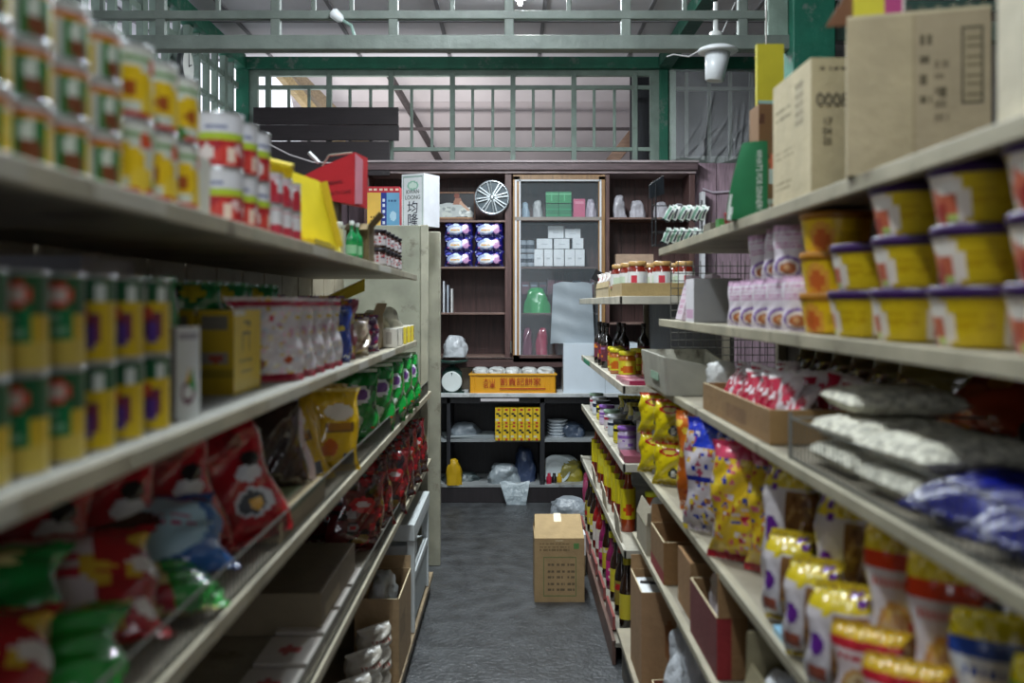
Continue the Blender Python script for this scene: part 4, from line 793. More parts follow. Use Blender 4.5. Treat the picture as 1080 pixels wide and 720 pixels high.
# flat bags lying along the front
abl = Art(34, 26, '#2a62a8').ell(.5, .5, .42, .4, '#a9ccdc').ell(.4, .5, .2, .2, '#4a2c22').ell(.38, .38, .12, .08, '#d8b030').lines(.6, .45, .82, .6, 2, '#b04070').rect(0, 0, .04, 1, '#1a3a78')
arw = Art(34, 26, '#a81c24').rect(.3, .1, .72, .9, '#d8ccd0').lines(.34, .4, .68, .7, 2, '#c83048').ell(.15, .5, .14, .35, '#6a2c1c').blobs(10, ['#d8b038', '#8a1418', '#e8e0d8'], .7, 0, 1, 1, .07, 4)
agg = Art(34, 26, '#18843c').blobs(18, ['#d8c430', '#0e6a2c', '#e0d890', '#2cb050'], 0, .1, 1, .9, .1, 4).rect(0, 0, .2, 1, '#0e5c30')
agw = Art(34, 26, '#c8b878').blobs(20, ['#a82030', '#e0dcd4', '#b08850', '#1c9a38', '#d8b840'], 0, 0, 1, 1, .1, 9).rect(.7, 0, 1, 1, '#18902c')
for i, (kk, ar_, x, y, z, rz, rx, lab, w_, h_) in enumerate((
    ('abl', abl, -.525, 1.44, .045, 28, -58, 'pale blue bag with a round picture lying at the front of the third left shelf', .25, .17), ('arw', arw, -.55, 1.16, .035, 26, -60, 'red and white bag lying before the pale blue bag', .29, .2),
    ('agg', agg, -.60, 1.06, .05, 20, -50, 'dark green and yellow bag lying at the lower left corner', .22, .16), ('agw', agw, -.53, 1.02, .02, 22, -66, 'green-ended cream bag lying nearest the shelf edge', .26, .16),
    ('arw', arw, -.57, .88, .03, 20, -66, 'red and white bag lying nearest the camera', .26, .17), ('agw', agw, -.50, 1.33, .02, 32, -78, 'cream and green bag tucked under the pale blue bag', .26, .16), ('arr', ard, -.66, 1.18, .03, 20, -72, 'red bag lying flat behind the red and white bag', .2, .2))):
    inst('fl_'+kk, bag('snack_bag', w_, h_, .06, ar_, 20+i, wr=.008), (x, y, ZL3+z), lab, rz=rz, rx=rx)
abis = Art(24, 10, '#c8b48c').lines(.05, .2, .95, .8, 2, '#7a6a50').rect(.0, .85, 1, 1, '#8aa078')
inst('bis', carton('flat_carton', .13, .42, .05, {'r': Art(40, 10, '#b8a482').rect(0, .8, 1, 1, '#6f7f5c'), 'f': abis, 't': Art(8, 24, '#b5a480').rect(.2, .1, .8, .9, '#93a178')}, '#b8a482', res=30), (-.49, 2.05, ZL3), 'cream flat carton under the leaning bags behind the wire fence')
# ================================================================ LEFT, fourth shelf
ZL4 = .6755
arb = Art(24, 34, '#5c1018').blobs(44, ['#1c1a20', '#a41822', '#8a8488', '#7a6020', '#4a0c14', '#1c1a20', '#221c22'], 0, 0, 1, 1, .09, 5).ell(.5, .6, .24, .10, '#b41c28').ell(.5, .6, .12, .04, '#c8b8b8')
for i, (x, y, rz) in enumerate(((-.50, 3.15, 40), (-.48, 3.42, 46), (-.47, 3.7, 48), (-.46, 3.98, 50), (-.46, 4.26, 50), (-.60, 3.3, 44), (-.60, 3.6, 40), (-.455, 4.55, 52))):
    inst('rb', bag('crisp_bag', .21, .25, .09, arb, 15, wr=.010), (x, y, ZL4), 'red and black crisp bag on the fourth left shelf, %s' % (ORD[i]+' of the front row' if i < 5 else ['nearer one of the back row', 'farther one of the back row', 'last of the front row'][i-5]), 'red and black crisp bags', rz=rz, rx=-4, ry=random.Random(i).uniform(-8, 8))
inst('fc', carton('flat_carton', .36, .5, .10, {'r': Art(40, 10, '#6f6350').rect(.1, .3, .5, .6, '#8f8268'), 'f': Art(30, 10, '#7c705a')}, '#6f6350', res=20), (-.63, 2.6, ZL4), 'long low brown carton lying on the fourth left shelf')
for i in range(5):
    m = MB(); m.abox(.12, .17, .02, {'t': Art(10, 12, '#c5bfb8').ell(.5, .5, .2, .15, '#b04a50')}, '#bdb7b0', 10); tag(m.build('flat_packet', 'print', loc=(-.49, 2.0+i*.2, ZL4)), 'flat white packet on the fourth left shelf, %s from the camera' % ORD[i], 'packet', 'flat white packets')
# ================================================================ LEFT, base deck
ZL5 = .101
t = thing('plastic_stool', 'white rectangular plastic stool rack standing at the far end under the left shelves', 'rack', (-.50, 4.45, ZL5)); ST = '#c3c9ca'
m = MB(); m.box(-.14, .10, -.34, .38, .43, .45, ST); m.box(.085, .10, -.34, .38, .38, .43, ST); m.box(-.14, .10, -.355, -.34, .38, .45, ST); m.build('seat', 'plastic', t, bevel=.004)
m = MB(); m.box(-.13, .09, -.34, .38, .22, .235, ST); m.box(.082, .095, -.34, .38, .2, .235, ST); m.box(.084, .090, -.31, .34, .02, .2, '#9ba3a4'); m.box(-.12, .08, -.335, -.33, .02, .2, '#9ba3a4'); m.build('shelf', 'plastic', t, bevel=.003)
for x in (-.12, .08):
    for y in (-.33, .35):
        m = MB(); m.box(x-.015, x+.018, y-.015, y+.018, 0, .43, ST); m.build('leg', 'plastic', t, bevel=.003)
m = MB(); m.abox(.14, .3, .1, {'f': Art(8, 8, '#cfd2d6')}, '#c3c7cc', 8); tag(m.build('white_carton', 'paper', loc=(-.50, 4.35, ZL5+.236)), 'white carton lying inside the white plastic rack', 'box')
t = carton('open_carton', .16, .42, .30, {'r': Art(20, 20, '#8f7653').rect(.1, .4, .5, .7, '#7c6645')}, '#9c8260', flaps={'b': (.05, 10)})(); t.location = (-.485, 3.78, ZL5); tag(t, 'tall open brown carton holding a plastic bag under the left shelves', 'box')
inst('pbc', softbag('plastic_bag', .12, .3, .14, '#ced3d4', seed=81), (-.485, 3.74, ZL5+.22), 'clear plastic bag bulging out of the tall open carton')
aw = Art(20, 12, '#c8c2b6').lines(.2, .3, .8, .6, 1, '#9a5048').rect(0, .9, 1, 1, '#dad8d0')
for i in range(3):
    for r in range(3):
        inst('wp', bag('flour_packet', .15, .085, .09, aw, 31, cat='packet', mat='bagfilm', wr=.006), (-.475, 3.42-i*.24, ZL5+.0+r*.085), 'white packet in the low stacks under the left shelves, %s stack, %s layer' % (ORD[i], ['bottom', 'middle', 'top'][r]), 'white packets stacked on the base', rz=50)
for i, (y, l) in enumerate(((1.5, .5), (2.2, .5))):
    inst('bc%d' % i, carton('brown_carton', .3, l, .28, {'r': Art(30, 20, '#6f614c').rect(.3, .3, .7, .5, '#8c8078')}, '#6f614c', res=20), (-.63, y, ZL5), 'dim brown carton on the base under the left shelves, %s from the camera' % ORD[i], 'dim brown cartons')
# ================================================================ RIGHT, top shelf
ZR1 = 1.6655
a = Art(44, 44, '#c2b594').lines(.1, .1, .5, .2, 2, '#8a7c5c', 3).lines(.1, .36, .6, .46, 2, '#a09274', 5).lines(.1, .66, .5, .8, 2, '#6f6448', 7).rect(.62, .55, .82, .9, '#b0a488').lines(.62, .55, .82, .9, 5, '#857a60', 9)
af = Art(44, 44, '#b7aa88').lines(.1, .9, .6, .95, 1, '#4a4434', 4).rect(.62, .3, 1, .7, '#9f9272')
t = thing('cardboard_carton', 'beige carton with printed digits on the top right shelf, flaps open beside it', 'box', (.655, 2.0, ZR1), 0)
m = MB(); m.abox(.19, .27, .255, {'l': a, 'f': af}, '#b7aa88', 44); m.build('shell', 'card', t)
text(t, 'lettering', '0008', .036, (-.055, -.1365, .175), (90, 0, 0), '#3c382e', width=.06)
for i, s_ in enumerate(('17', '04', '25')): text(t, 'lettering', s_, .018, (-.065, -.1365, .135-i*.018), (90, 0, 0), '#4a4638')
for i, (l, dg) in enumerate(((.09, 35), (.06, -30))):
    m = MB(); m.box(0, .003, -l, 0, 0, .20, '#ab9e7c'); o = m.build('flap', 'card', t); o.location = (-.015+i*.05, -.137, .0); o.rotation_euler = (0, 0, math.radians(dg))
t = thing('cardboard_carton', 'wide beige carton with a barcode box at its right on the top right shelf', 'box', (.538+.95*.1055+.31*.10, 1.6-.31*.1055+.95*.10, ZR1), -18)
a = Art(60, 52, '#ad9f80').rect(.47, 0, .48, 1, '#9a8c6c').rect(.48, 0, 1, 1, '#a3957a').lines(.52, .4, .6, .9, 4, '#5c533e', 3).lines(.62, .3, .72, .72, 5, '#7c705a', 5).ell(.68, .5, .03, .04, '#5c533e')
a.rect(.80, .42, .96, .90, '#4e4838').rect(.815, .435, .945, .885, '#9d9074')
for i in range(7): a.rect(.83, .47+i*.058, .93, .49+i*.058, '#6a6048')
m = MB(); m.abox(.211, .20, .25, {'f': a}, '#b0a384', 60); m.build('shell', 'card', t)
m = MB(); m.box(-.1055, .1055, -.10, .10, .25, .255, '#c3b797'); m.build('flap', 'card', t)
m = MB(); v, u = np.mgrid[0:3, 0:21]; m.grid(np.stack([-.02+u/20*.12, -.10+v*.02, .259+.006*np.sin(u*1.7)+.0*v], -1), '#d8d8d4'); m.build('tape', 'film', t)
t = thing('display_lid', 'folded card lid, yellow and magenta, standing on the wide beige carton', 'box', (.607, 1.66, ZR1+.2555))
m = MB(); k1 = 1.7/F; m.abox(.084, .03, .07, {'f': Art(20, 10, '#d3ca3c').rect(.62, 0, .96, 1, '#b0447e').rect(.96, 0, 1, 1, '#d8d0cc')}, '#c8be38', 20); m.build('shell', 'paper', t)
m = MB(); slab(m, [(-.085, .0, .0), (-.042, -.01, .0), (-.042, -.01, .068), (-.06, 0, .04)], '#6b4426', .003); m.build('flap', 'paper', t)
a = Art(30, 40, '#cfc7b0').rect(.06, .76, .34, .98, '#8c8470').rect(.09, .78, .31, .96, '#cfc7b0').rect(.15, .8, .25, .94, '#8c8470').rect(.1, .38, .4, .62, '#27509a').lines(.12, .46, .38, .54, 1, '#c8d2e4')
inst('cc', carton('cardboard_carton', .3, .34, .40, {'l': a, 'f': a}, '#c6bda4', res=40), (.72, 1.0, ZR1), 'large pale carton with a blue mark at the right edge on the top shelf')
t = thing('recipe_display', 'green card display with a white curve and white upright lettering', 'display', W(795, 222, 2.42)); t.location.z = ZR1
kd = 2.42/F
m = MB(); v, u = np.mgrid[0:25, 0:19].astype(float); u /= 18; v /= 24
left = -.058+.040*(v**1.6); a = Art(18, 24, '#0d6b3d')
for j in range(24):
    e = .30*(1-(j/24))**1.3+.06
    a.a[j, :max(1, int(e*18*(.9)))] = C('#dfe6e2') if j < 22 else C('#0d6b3d')
yy = .03*(1-u)**2
for off, fl in ((0, 1), (.012, -1)):
    m.grid(np.stack([left+u*(.034-left), yy+off, v*.19], -1)[:, ::fl], a)
m.build('card', 'paper', t)
text(t, 'lettering', "WHAT'S FOR DINNER?", .02, (.012, -.002, .095), (90, 90, 0), '#e6ece8', width=.145)
m = MB(); m.box(-.05, .034, .01, .06, 0, .012, '#0d6b3d'); m.build('base', 'paper', t)
for i in range(3):
    inst('rbj', jar('berry_jar', .013, .03, '#8a1420', '#c0202c', None, 1.0), (.565+i*.024, 2.62+i*.05-.03, ZR1), 'tiny red capped jar by the green display, %s from the shelf edge' % ORD[i], 'tiny red jars')
inst('ycd', carton('yellow_card_box', .07, .02, .165, {'f': Art(16, 30, '#cabf2c').rect(0, 0, 1, .12, '#9ac0b8').rect(0, 0, .04, 1, '#9a9020')}, '#b8ad28', mat='paper', res=30), (.678, 2.62, ZR1+.31), 'tall yellow card standing up behind the beige carton beside the cord')
inst('bxx', carton('pictured_box', .09, .1, .31, {'f': Art(20, 24, '#7a5a3c').blobs(16, ['#d8a878', '#b8c8c0', '#5a3a2c', '#c86a4c'], 0, 0, 1, 1, .1, 6), 'l': Art(12, 24, '#8a6a4c')}, '#6f5a44', mat='print'), (.682, 2.62, ZR1), 'brown pictured box behind the green card display')
inst('gbx', carton('grey_box', .07, .12, .062, {}, '#6c675a'), (.69, 3.35, ZR1), 'small grey-brown carton near the end of the top right shelf')
inst('gb2', carton('green_box', .035, .05, .05, {'f': Art(8, 8, '#4c9a4c').rect(.2, .3, .8, .7, '#d8e0c8')}, '#3c7a3c', mat='print', res=8), (.64, 3.02, ZR1), 'tiny green and white box beside the tiny red jars')
# wire rack with sachets at the end of the shelf
t = thing('wire_rack', 'black wire rack with a dark header card at the end of the top right shelf', 'rack', (.575, 3.58, ZR1)); BK = '#1f2226'
m = MB()
for x in (-.065, .115):
    m.tube([(x, .04, 0), (x, .04, .2 if x < 0 else .17)], .003, BK); m.tube([(x, -.05, 0), (x, -.05, .06 if x > 0 else .22)], .003, BK); m.tube([(x, -.05, .003), (x, .04, .003)], .003, BK)
for z in (.003, .05, .10, .15):
    m.tube([(-.065, -.05, z), (-.065, .04, z)], .002, BK)
    m.tube([(-.065, -.045, z+.0), (.115, -.045, z+.0)], .002, BK) if z < .06 else None; m.tube([(-.065, .04, z), (.115, .04, z)], .002, BK)
m.build('frame', 'wire', t)
m = MB(); slab(m, [(-.088, -.055, .165), (-.032, -.035, .185), (-.035, -.035, .25), (-.088, -.055, .215)], '#2b3138', .003); m.build('header_card', 'plastic', t)
asx = Art(10, 14, '#dfe6e2').rect(.15, .1, .5, .9, '#7fae98').rect(.6, .2, .85, .8, '#39414a').rect(0, 0, 1, .1, '#2c3238')
for r in range(2):
    for i in range(6):
        m = MB(); bagmesh(m, .03, .06, .008, asx, 5, nu=8, nv=10, wr=.002)
        inst('sx', lambda: tag(m.build('sachet', 'foil', None, True), 'x', 'sachet'), (.545+i*.025+r*.01, 3.57+r*.04, ZR1+.008+r*.085), 'white and green sachet in the wire rack, %s from the left in the %s row' % (ORD[i], ['lower', 'upper'][r]), 'sachets in the wire rack', ry=24+8*math.sin(i*3+r), rz=-24)
# ================================================================ RIGHT, second shelf: noodle bowls
ZR2 = 1.4025
def bowl(art, lid, top, r=.082, h=.08):
    def b():
        t = thing('noodle_bowl', 'x', 'instant noodle bowl')
        m = MB(); m.lathe([(r*.80, 0), (r*.82, .003)]+[(r*(.82+.14*k/12), .003+(h-.018)*k/12) for k in range(1, 13)], art, 44, False); m.lathe([(.001, .0005), (r*.8, 0)], '#d8d0b0', 30, False); m.build('cup', 'print', t, True)
        m = MB(); m.lathe([(r*.95, h-.016), (r*1.0, h-.014), (r*1.0, h-.003), (r*.97, h)], lid, 44); m.build('lid', 'plastic', t, True)
        return t
    return b
abw = Art(66, 16, '#cdb11c')
for q in range(3):
    a0 = q/3; abw.ell(a0+.11, .45, .10, .62, '#e4d9cc').ell(a0+.10, .40, .065, .4, '#c8684c').ell(a0+.09, .3, .03, .2, '#a83c34').ell(a0+.13, .72, .05, .14, '#ece6dc').ell(a0+.14, .15, .03, .1, '#b8c86a').lines(a0+.21, .35, a0+.32, .7, 3, '#bd9c10', q)
abo = Art(66, 16, '#e0b818')
for q in range(3): a0 = q/3; abo.ell(a0+.1, .4, .07, .5, '#d89a3c').ell(a0+.1, .4, .04, .3, '#c8642c').rect(a0+.2, .3, a0+.3, .6, '#c8a010')
bw1 = bowl(abw, '#32104e', None); bw2 = bowl(abo, '#a8701c', None, .07, .078)
for ci, y in enumerate((1.115, 1.325, 1.545, 1.75)):
    for r in range(3):
        if r == 2 and ci == 3: continue
        inst('bw1', bw1, (.64+.004*(r % 2), y, ZR2+r*.0805), 'yellow noodle bowl with purple lid, %s of the %s stack from the camera' % (['bottom', 'middle', 'top'][r], ORD[ci]), 'purple-lidded noodle bowls', rz=-30-ci*5+(r*9)-45)
for ci, y in enumerate((1.95,)):
    for r in range(3): inst('bw2', bw2, (.635, y, ZR2+r*.0785), 'yellow noodle bowl with orange lid, %s of the front stack' % ['bottom', 'middle', 'top'][r], 'orange-lidded noodle bowls', rz=-40+r*10)
for i, (x, y) in enumerate(((.795, 1.93), (.80, 1.72))):
    for r in range(3): inst('bw2', bw2, (x, y, ZR2+r*.0785), 'yellow noodle bowl with orange lid, %s of the %s back stack' % (['bottom', 'middle', 'top'][r], ['farther', 'nearer'][i]), 'orange-lidded noodle bowls', rz=i*50)
aoat = Art(26, 34, '#e4dbe4').rect(0, .9, 1, 1, '#d8b4d0').lines(.1, .55, .9, .85, 4, '#c886b4', 5).ell(.5, .22, .42, .2, '#8a64b4').ell(.5, .20, .34, .16, '#ece0d8').ell(.5, .19, .26, .11, '#b86a3c').ell(.46, .2, .1, .05, '#d8a878')
for i in range(5):
    inst('oat', bag('oat_packet', .078, .115, .022, aoat, 3, cat='packet', mat='print', wr=.003), (.595, 2.06+i*.13, ZR2), 'pink and white packet with a bowl picture, lower row, %s from the camera' % ORD[i], 'pink and white packets', rz=-38)
for i in range(3):
    inst('oat', None, (.60+.01*i, 2.15+i*.14, ZR2+.112), 'pink and white packet with a bowl picture, upper row, %s from the camera' % ORD[i], 'pink and white packets', rz=-38, ry=[0, 6, -5][i])
inst('gy2', carton('grey_box', .15, .14, .135, {'f': Art(24, 12, '#8d8c8c'), 'l': Art(12, 12, '#d8d4d8').rect(.1, .1, .9, .3, '#c9a0bc')}, '#a9a7a8', mat='paper'), (.632, 3.12, ZR2), 'grey and white box after the pink packets near the end of the second right shelf')
for i in range(2):
    m = MB(); m.abox(.028, .12, .155, {'l': Art(16, 24, '#d9ccd6').lines(.2, .1, .8, .9, 6, '#c08aa8', i), 'f': Art(6, 24, '#d6c4cf').lines(.2, .1, .8, .9, 9, '#a86a90', i)}, '#cfc0ca', 24)
    tag(m.build('slim_box', 'print', loc=(.585+i*.035, 3.42-.16*i, ZR2), rot=(0, math.radians(14), 0)), ['slim pink and white box leaning at the very end of the second right shelf', 'slim pink and white box leaning just before the last one'][i], 'box', 'slim leaning boxes')
# ================================================================ RIGHT, third shelf
ZR3 = 1.1755
t = thing('storage_bin', 'pale grey open storage bin at the end of the third right shelf', 'bin', (.585, 3.33, ZR3)); BC = '#b5b3a6'
m = MB(); slab(m, [(-.10, .26, 0), (-.10, -.25, 0), (-.112, -.26, .12), (-.112, .27, .12)], BC, -.006)
slab(m, [(-.10, -.25, 0), (.10, -.25, 0), (.112, -.26, .075), (-.112, -.26, .12)], BC, -.006); slab(m, [(.10, -.25, 0), (.10, .26, 0), (.112, .27, .12), (.112, -.26, .075)], BC, -.006); slab(m, [(.10, .26, 0), (-.10, .26, 0), (-.112, .27, .12), (.112, .27, .12)], BC, -.006); m.box(-.1, .1, -.25, .26, 0, .006, BC); m.build('bin_body', 'paint', t)
m = MB(); m.box(-.1135, -.1125, -.12, .05, .035, .06, '#8aa890'); m.build('label_strip', 'paper', t)
inst('wbg', softbag('plastic_bag', .12, .12, .07, '#dfe0de', seed=90), (.60, 2.82, ZR3+.055), 'white plastic bag corner sticking out between the bin and the brown tray')
t = thing('cardboard_tray', 'brown cardboard tray full of red and white sachets on the third right shelf', 'tray', (.70, 2.36, ZR3))
opencarton(t, .36, .70, .07, {'l': Art(30, 8, '#8a6a42').rect(.4, .2, .7, .7, '#7a5a38'), 'f': Art(24, 8, '#9a7a4e').rect(.3, .25, .7, .7, '#7f6140')}, '#94754a', {})
asr = Art(14, 18, '#d8ccd0').rect(0, .0, .35, 1, '#b01c3c').ell(.65, .6, .2, .2, '#c22c48').rect(0, .94, 1, 1, '#e8e4e4').blobs(5, ['#e8e0e4', '#8a1430'], 0, 0, 1, 1, .12, 3)
R = random.Random(4); n = 0
for r in range(2):
    for i in range(13):
        n += 1
        inst('sr', bag('sachet', .085, .12, .02, asr, 6, cat='sachet', nu=10, nv=14, wr=.006), (.575+r*.11+R.uniform(-.01, .01), 2.08+i*.048, ZR3+.012+R.uniform(0, .012)), 'red and white sachet in the brown tray, %s row, %s from the camera' % (['aisle', 'inner'][r], str(i+1)+'th' if i > 11 else ORD[i]), 'red and white sachets', rz=-60+R.uniform(-20, 20), rx=-32+R.uniform(-14, 14), ry=R.uniform(-14, 14))
anb = Art(20, 26, '#6b5f28').rect(.1, .1, .9, .6, '#4a3820').rect(0, .85, 1, 1, '#8a7c30')
for i in range(6): inst('nb', bag('brown_pouch', .15, .17, .05, anb, 8, cat='pouch'), (.80, 2.0+i*.14, ZR3+.03), 'dull yellow-brown pouch leaning behind the sachets, %s from the camera' % ORD[i], 'yellow-brown pouches', rz=-40, ry=22)
inst('orp', bag('orange_pouch', .3, .18, .06, Art(30, 20, '#a83c18').blobs(12, ['#c85a20', '#8a2414', '#d89030'], 0, 0, 1, 1, .1, 7), 9), (.84, 1.9, ZR3+.05), 'orange-red pouch lying behind the brown tray', rz=-70, rx=-50)
def noodlepack():
    t = thing('rice_noodle_pack', 'x', 'noodle pack')
    m = MB(); nu, nv = 26, 16; v, u = np.mgrid[0:nv+1, 0:nu+1].astype(float); u /= nu; v /= nv
    for s_ in (1, -1):
        e = (np.clip(1-np.abs(2*u-1)**5, 0, 1)*np.clip(1-np.abs(2*v-1)**5, 0, 1))**.5
        P = np.stack([(u-.5)*.20, (v-.5)*.22, .022+s_*.021*e+.002*np.sin(u*40+v*20)*e], -1); m.grid(P[:, ::s_], '#d9d6c4')
    m.build('noodle_block', 'noodle', t, True)
    m = MB(); m.box(-.05, .05, -.02, .02, .0435, .0445, '#c8c4b0'); m.build('label', 'print', t); return t
for i, (x, y, z) in enumerate(((.635, 1.70, 0), (.64, 1.69, .046), (.67, 1.76, .092), (.635, 1.455, 0), (.64, 1.46, .046))):
    inst('np', noodlepack, (x, y, ZR3+z+.001), 'white dried rice noodle pack behind the wire fence, %s' % ['lowest of the farther stack', 'middle of the farther stack', 'topmost of the farther stack', 'lower one of the nearer pair', 'upper one of the nearer pair'][i], 'rice noodle packs', rz=[0, 3, -4, 2, 6][i])
ablu = Art(30, 20, '#040c62').blobs(14, ['#030a44', '#081478'], 0, 0, 1, 1, .1, 2)
for i, (x, y) in enumerate(((.60, 1.26), (.615, 1.09))): inst('blu', bag('blue_bag', .22, .18, .06, ablu, 9, wr=.012, mat='bagplastic'), (x-.06, y-.05, ZR3+.022), 'glossy deep blue bag lying behind the wire fence, %s' % ['farther from the camera', 'nearer to the camera'][i], 'blue bags', rz=-70+i*8, rx=-82)
for i, (x, y, c) in enumerate(((.80, 1.1, '#8a8a9a'), (.86, .85, '#6a6a78'))): inst('gp%d' % i, bag('grey_packet', .26, .2, .05, Art(20, 14, c).rect(.2, .3, .8, .7, '#b8b4bc'), 12+i), (x, y-.1, ZR3+.06), ['grey packet lying behind the noodle packs', 'darker grey packet lying behind the blue bag'][i], rz=-60, rx=-75)
# ================================================================ RIGHT, fourth shelf
ZR4 = .8575
aya = Art(26, 32, '#d8c414').ell(.5, .78, .3, .09, '#b8281c').ell(.5, .78, .2, .05, '#d8c040').blobs(7, ['#b8a010', '#ecd838'], 0, 0, 1, 1, .1, 4).ell(.62, .3, .14, .12, '#3c3a34').ell(.62, .3, .07, .07, '#c8c8c0').rect(0, .93, 1, 1, '#c8481c').rect(0, 0, 1, .05, '#c0aa10')
for ci, (x, y) in enumerate(((.53, 3.30), (.60, 3.18), (.515, 3.55), (.66, 3.05))):
    for r in range(2):
        inst('ya', bag('yellow_noodle_bag', .13, .145, .06, aya, 4, cat='packet'), (x, y, ZR4+r*.14), 'yellow noodle bag with red oval, %s of the %s stack on the fourth right shelf' % (['lower', 'upper'][r], ['foremost', 'second', 'farthest', 'innermost'][ci]), 'yellow noodle bags', rz=-28+ci*4)
aro = Art(22, 40, '#c8641c').blobs(22, ['#e0a030', '#a83c18', '#e0c040', '#d8b090'], 0, 0, 1, 1, .1, 6)
for i, (x, y) in enumerate(((.545, 2.88), (.60, 2.78))): inst('ro', bag('orange_snack_bag', .15, .29, .08, aro, 14, wr=.010), (x, y, ZR4), 'orange patterned tall bag before the yellow noodle bags, %s' % ['at the shelf edge', 'one step behind the edge'][i], 'orange patterned bags', rz=-38)
amp = Art(30, 50, '#d8d0d8').blobs(170, ['#e0b81c', '#2438b0', '#c8b8cc', '#d89a28', '#e8e4ec', '#e0c838', '#b84a6a', '#8a5a48'], 0, .0, 1, .9, .05, 8).rect(0, .88, 1, 1, '#1c30b0').tri([(.2, .75), (.8, .75), (.5, 1)], '#2440c8').rect(0, .45, 1, .5, '#1c2c98')
amq = Art(30, 50, '#e0bc28').blobs(150, ['#e8d040', '#b02440', '#dcd0dc', '#2c3ca8', '#e09c20', '#d8647c'], 0, 0, 1, 1, .05, 9).rect(0, .86, 1, 1, '#c43c5c').rect(0, .0, 1, .06, '#a81c2c')
for i, (x, y, kk) in enumerate(((.53, 2.62, 0), (.58, 2.47, 0), (.54, 2.32, 1), (.60, 2.2, 1), (.66, 2.55, 0))):
    inst('mp%d' % kk, bag('snack_multipack', .17, .30-.02*kk, .08, [amp, amq][kk], 16+kk, wr=.012), (x, y, ZR4), ['blue-topped multicoloured snack bag', 'red-topped yellow snack bag'][kk]+', %s on the fourth right shelf' % ['farthest at the edge', 'second at the edge', 'at the edge nearer the camera', 'nearest and slightly inward', 'tucked innermost'][i], ['blue-topped snack bags', 'red-topped snack bags'][kk], rz=-40)
# pasta bags: clear window with brown pasta, bright gathered top
def pasta(topc, c2, seed, body='#8a6038'):
    a = Art(30, 44, '#cfc8cc').rect(.45, .08, .95, .78, body).blobs(20, ['#a87a48', '#6f4a2a', '#b89058'], .48, .1, .92, .74, .04, seed).ell(.22, .5, .2, .2, '#e4dee4').ell(.22, .5, .12, .1, c2).rect(0, .8, 1, 1, topc).blobs(10, [c2, topc, '#ece06a'], 0, .78, 1, 1, .07, seed+1).rect(0, 0, 1, .07, topc).rect(.1, .16, .36, .3, '#a85a48')
    return a
def ramen(seed, c1='#dcd6dc', c2='#d8401c', top='#e8cc28'):
    return Art(30, 44, c1).rect(0, .86, 1, 1, top).rect(0, .78, 1, .86, c2).ell(.42, .42, .28, .2, '#c89858').ell(.42, .42, .2, .14, '#e0c898').blobs(9, ['#c8542c', '#e0c04c', '#9a6a48'], .2, .28, .65, .55, .05, seed).rect(.82, 0, 1, .8, '#b8b4bc').rect(0, 0, 1, .06, top).lines(.1, .66, .8, .76, 1, c2, seed)
R4 = [ # key, x, y, w, h, art, name, label, rz, mat, seal
 ('pa', .58, 2.03, .15, .29, pasta('#e0c824', '#6a2c96', 3), 'pasta_bag', 'tall pasta bag with yellow and purple gathered top, farther of two in the back row', -36),
 ('pb', .53, 1.88, .12, .17, pasta('#e0c824', '#6a2c96', 5), 'pasta_bag', 'short pasta bag with yellow and purple top, farthest at the shelf edge', -38),
 ('pa', .60, 1.74, .15, .29, None, 'pasta_bag', 'tall pasta bag with yellow and purple gathered top, nearer of two in the back row', -34),
 ('pb', .515, 1.68, .12, .17, None, 'pasta_bag', 'short pasta bag with yellow and purple top, second at the shelf edge', -36),
 ('pb', .51, 1.53, .12, .17, None, 'pasta_bag', 'short pasta bag with yellow and purple top, third at the shelf edge', -34),
 ('ra', .58, 1.46, .12, .275, ramen(4), 'noodle_packet', 'upright white noodle packet with red band and yellow top, farther one', -36),
 ('rr', .505, 1.40, .11, .15, ramen(6, '#d8c8c8', '#c02838', '#e0b828'), 'noodle_packet', 'low noodle packet with red and yellow top at the edge, farther one', -38),
 ('ra', .585, 1.31, .12, .255, None, 'noodle_packet', 'upright white noodle packet with red band and yellow top, nearer one', -30),
 ('rr', .505, 1.27, .11, .15, None, 'noodle_packet', 'low noodle packet with red and yellow top at the edge, middle one', -36),
 ('rb', .59, 1.18, .13, .235, ramen(8, '#cfd4d8', '#28489a', '#dcc81c'), 'noodle_packet', 'upright noodle packet with blue band and yellow top near the lower right corner', -30),
 ('rr', .51, 1.14, .11, .15, None, 'noodle_packet', 'low noodle packet with red and yellow top at the edge, nearest one', -36),
 ('rg', .60, 1.05, .13, .225, ramen(9, '#dfe0d8', '#2c9a48', '#dccb1c'), 'noodle_packet', 'green and yellow topped noodle packet in the lower right corner', -28),
 ('rb', .68, 1.45, .13, .255, None, 'noodle_packet', 'blue-banded noodle packet standing behind the white ones', -30)]
for kk, x, y, w_, h_, ar_, nm, lab, rz in R4:
    inst('R4'+kk, bag(nm, w_, h_, .085 if nm == 'pasta_bag' else .05, ar_, 21, cat='packet', gather=.35 if nm == 'pasta_bag' else 0, seal='#e4d048' if nm == 'pasta_bag' else None, wr=.008), (x, y, ZR4), lab, rz=rz)
m = MB(); m.abox(.07, .09, .012, {'t': Art(8, 8, '#8cc0dc').rect(.2, .3, .8, .7, '#dfe8ee')}, '#8cc0dc', 8); tag(m.build('blue_packet', 'print', loc=(.515, 1.615+.17, ZR4)), 'tiny pale blue packet lying flat between the short pasta bags', 'packet')
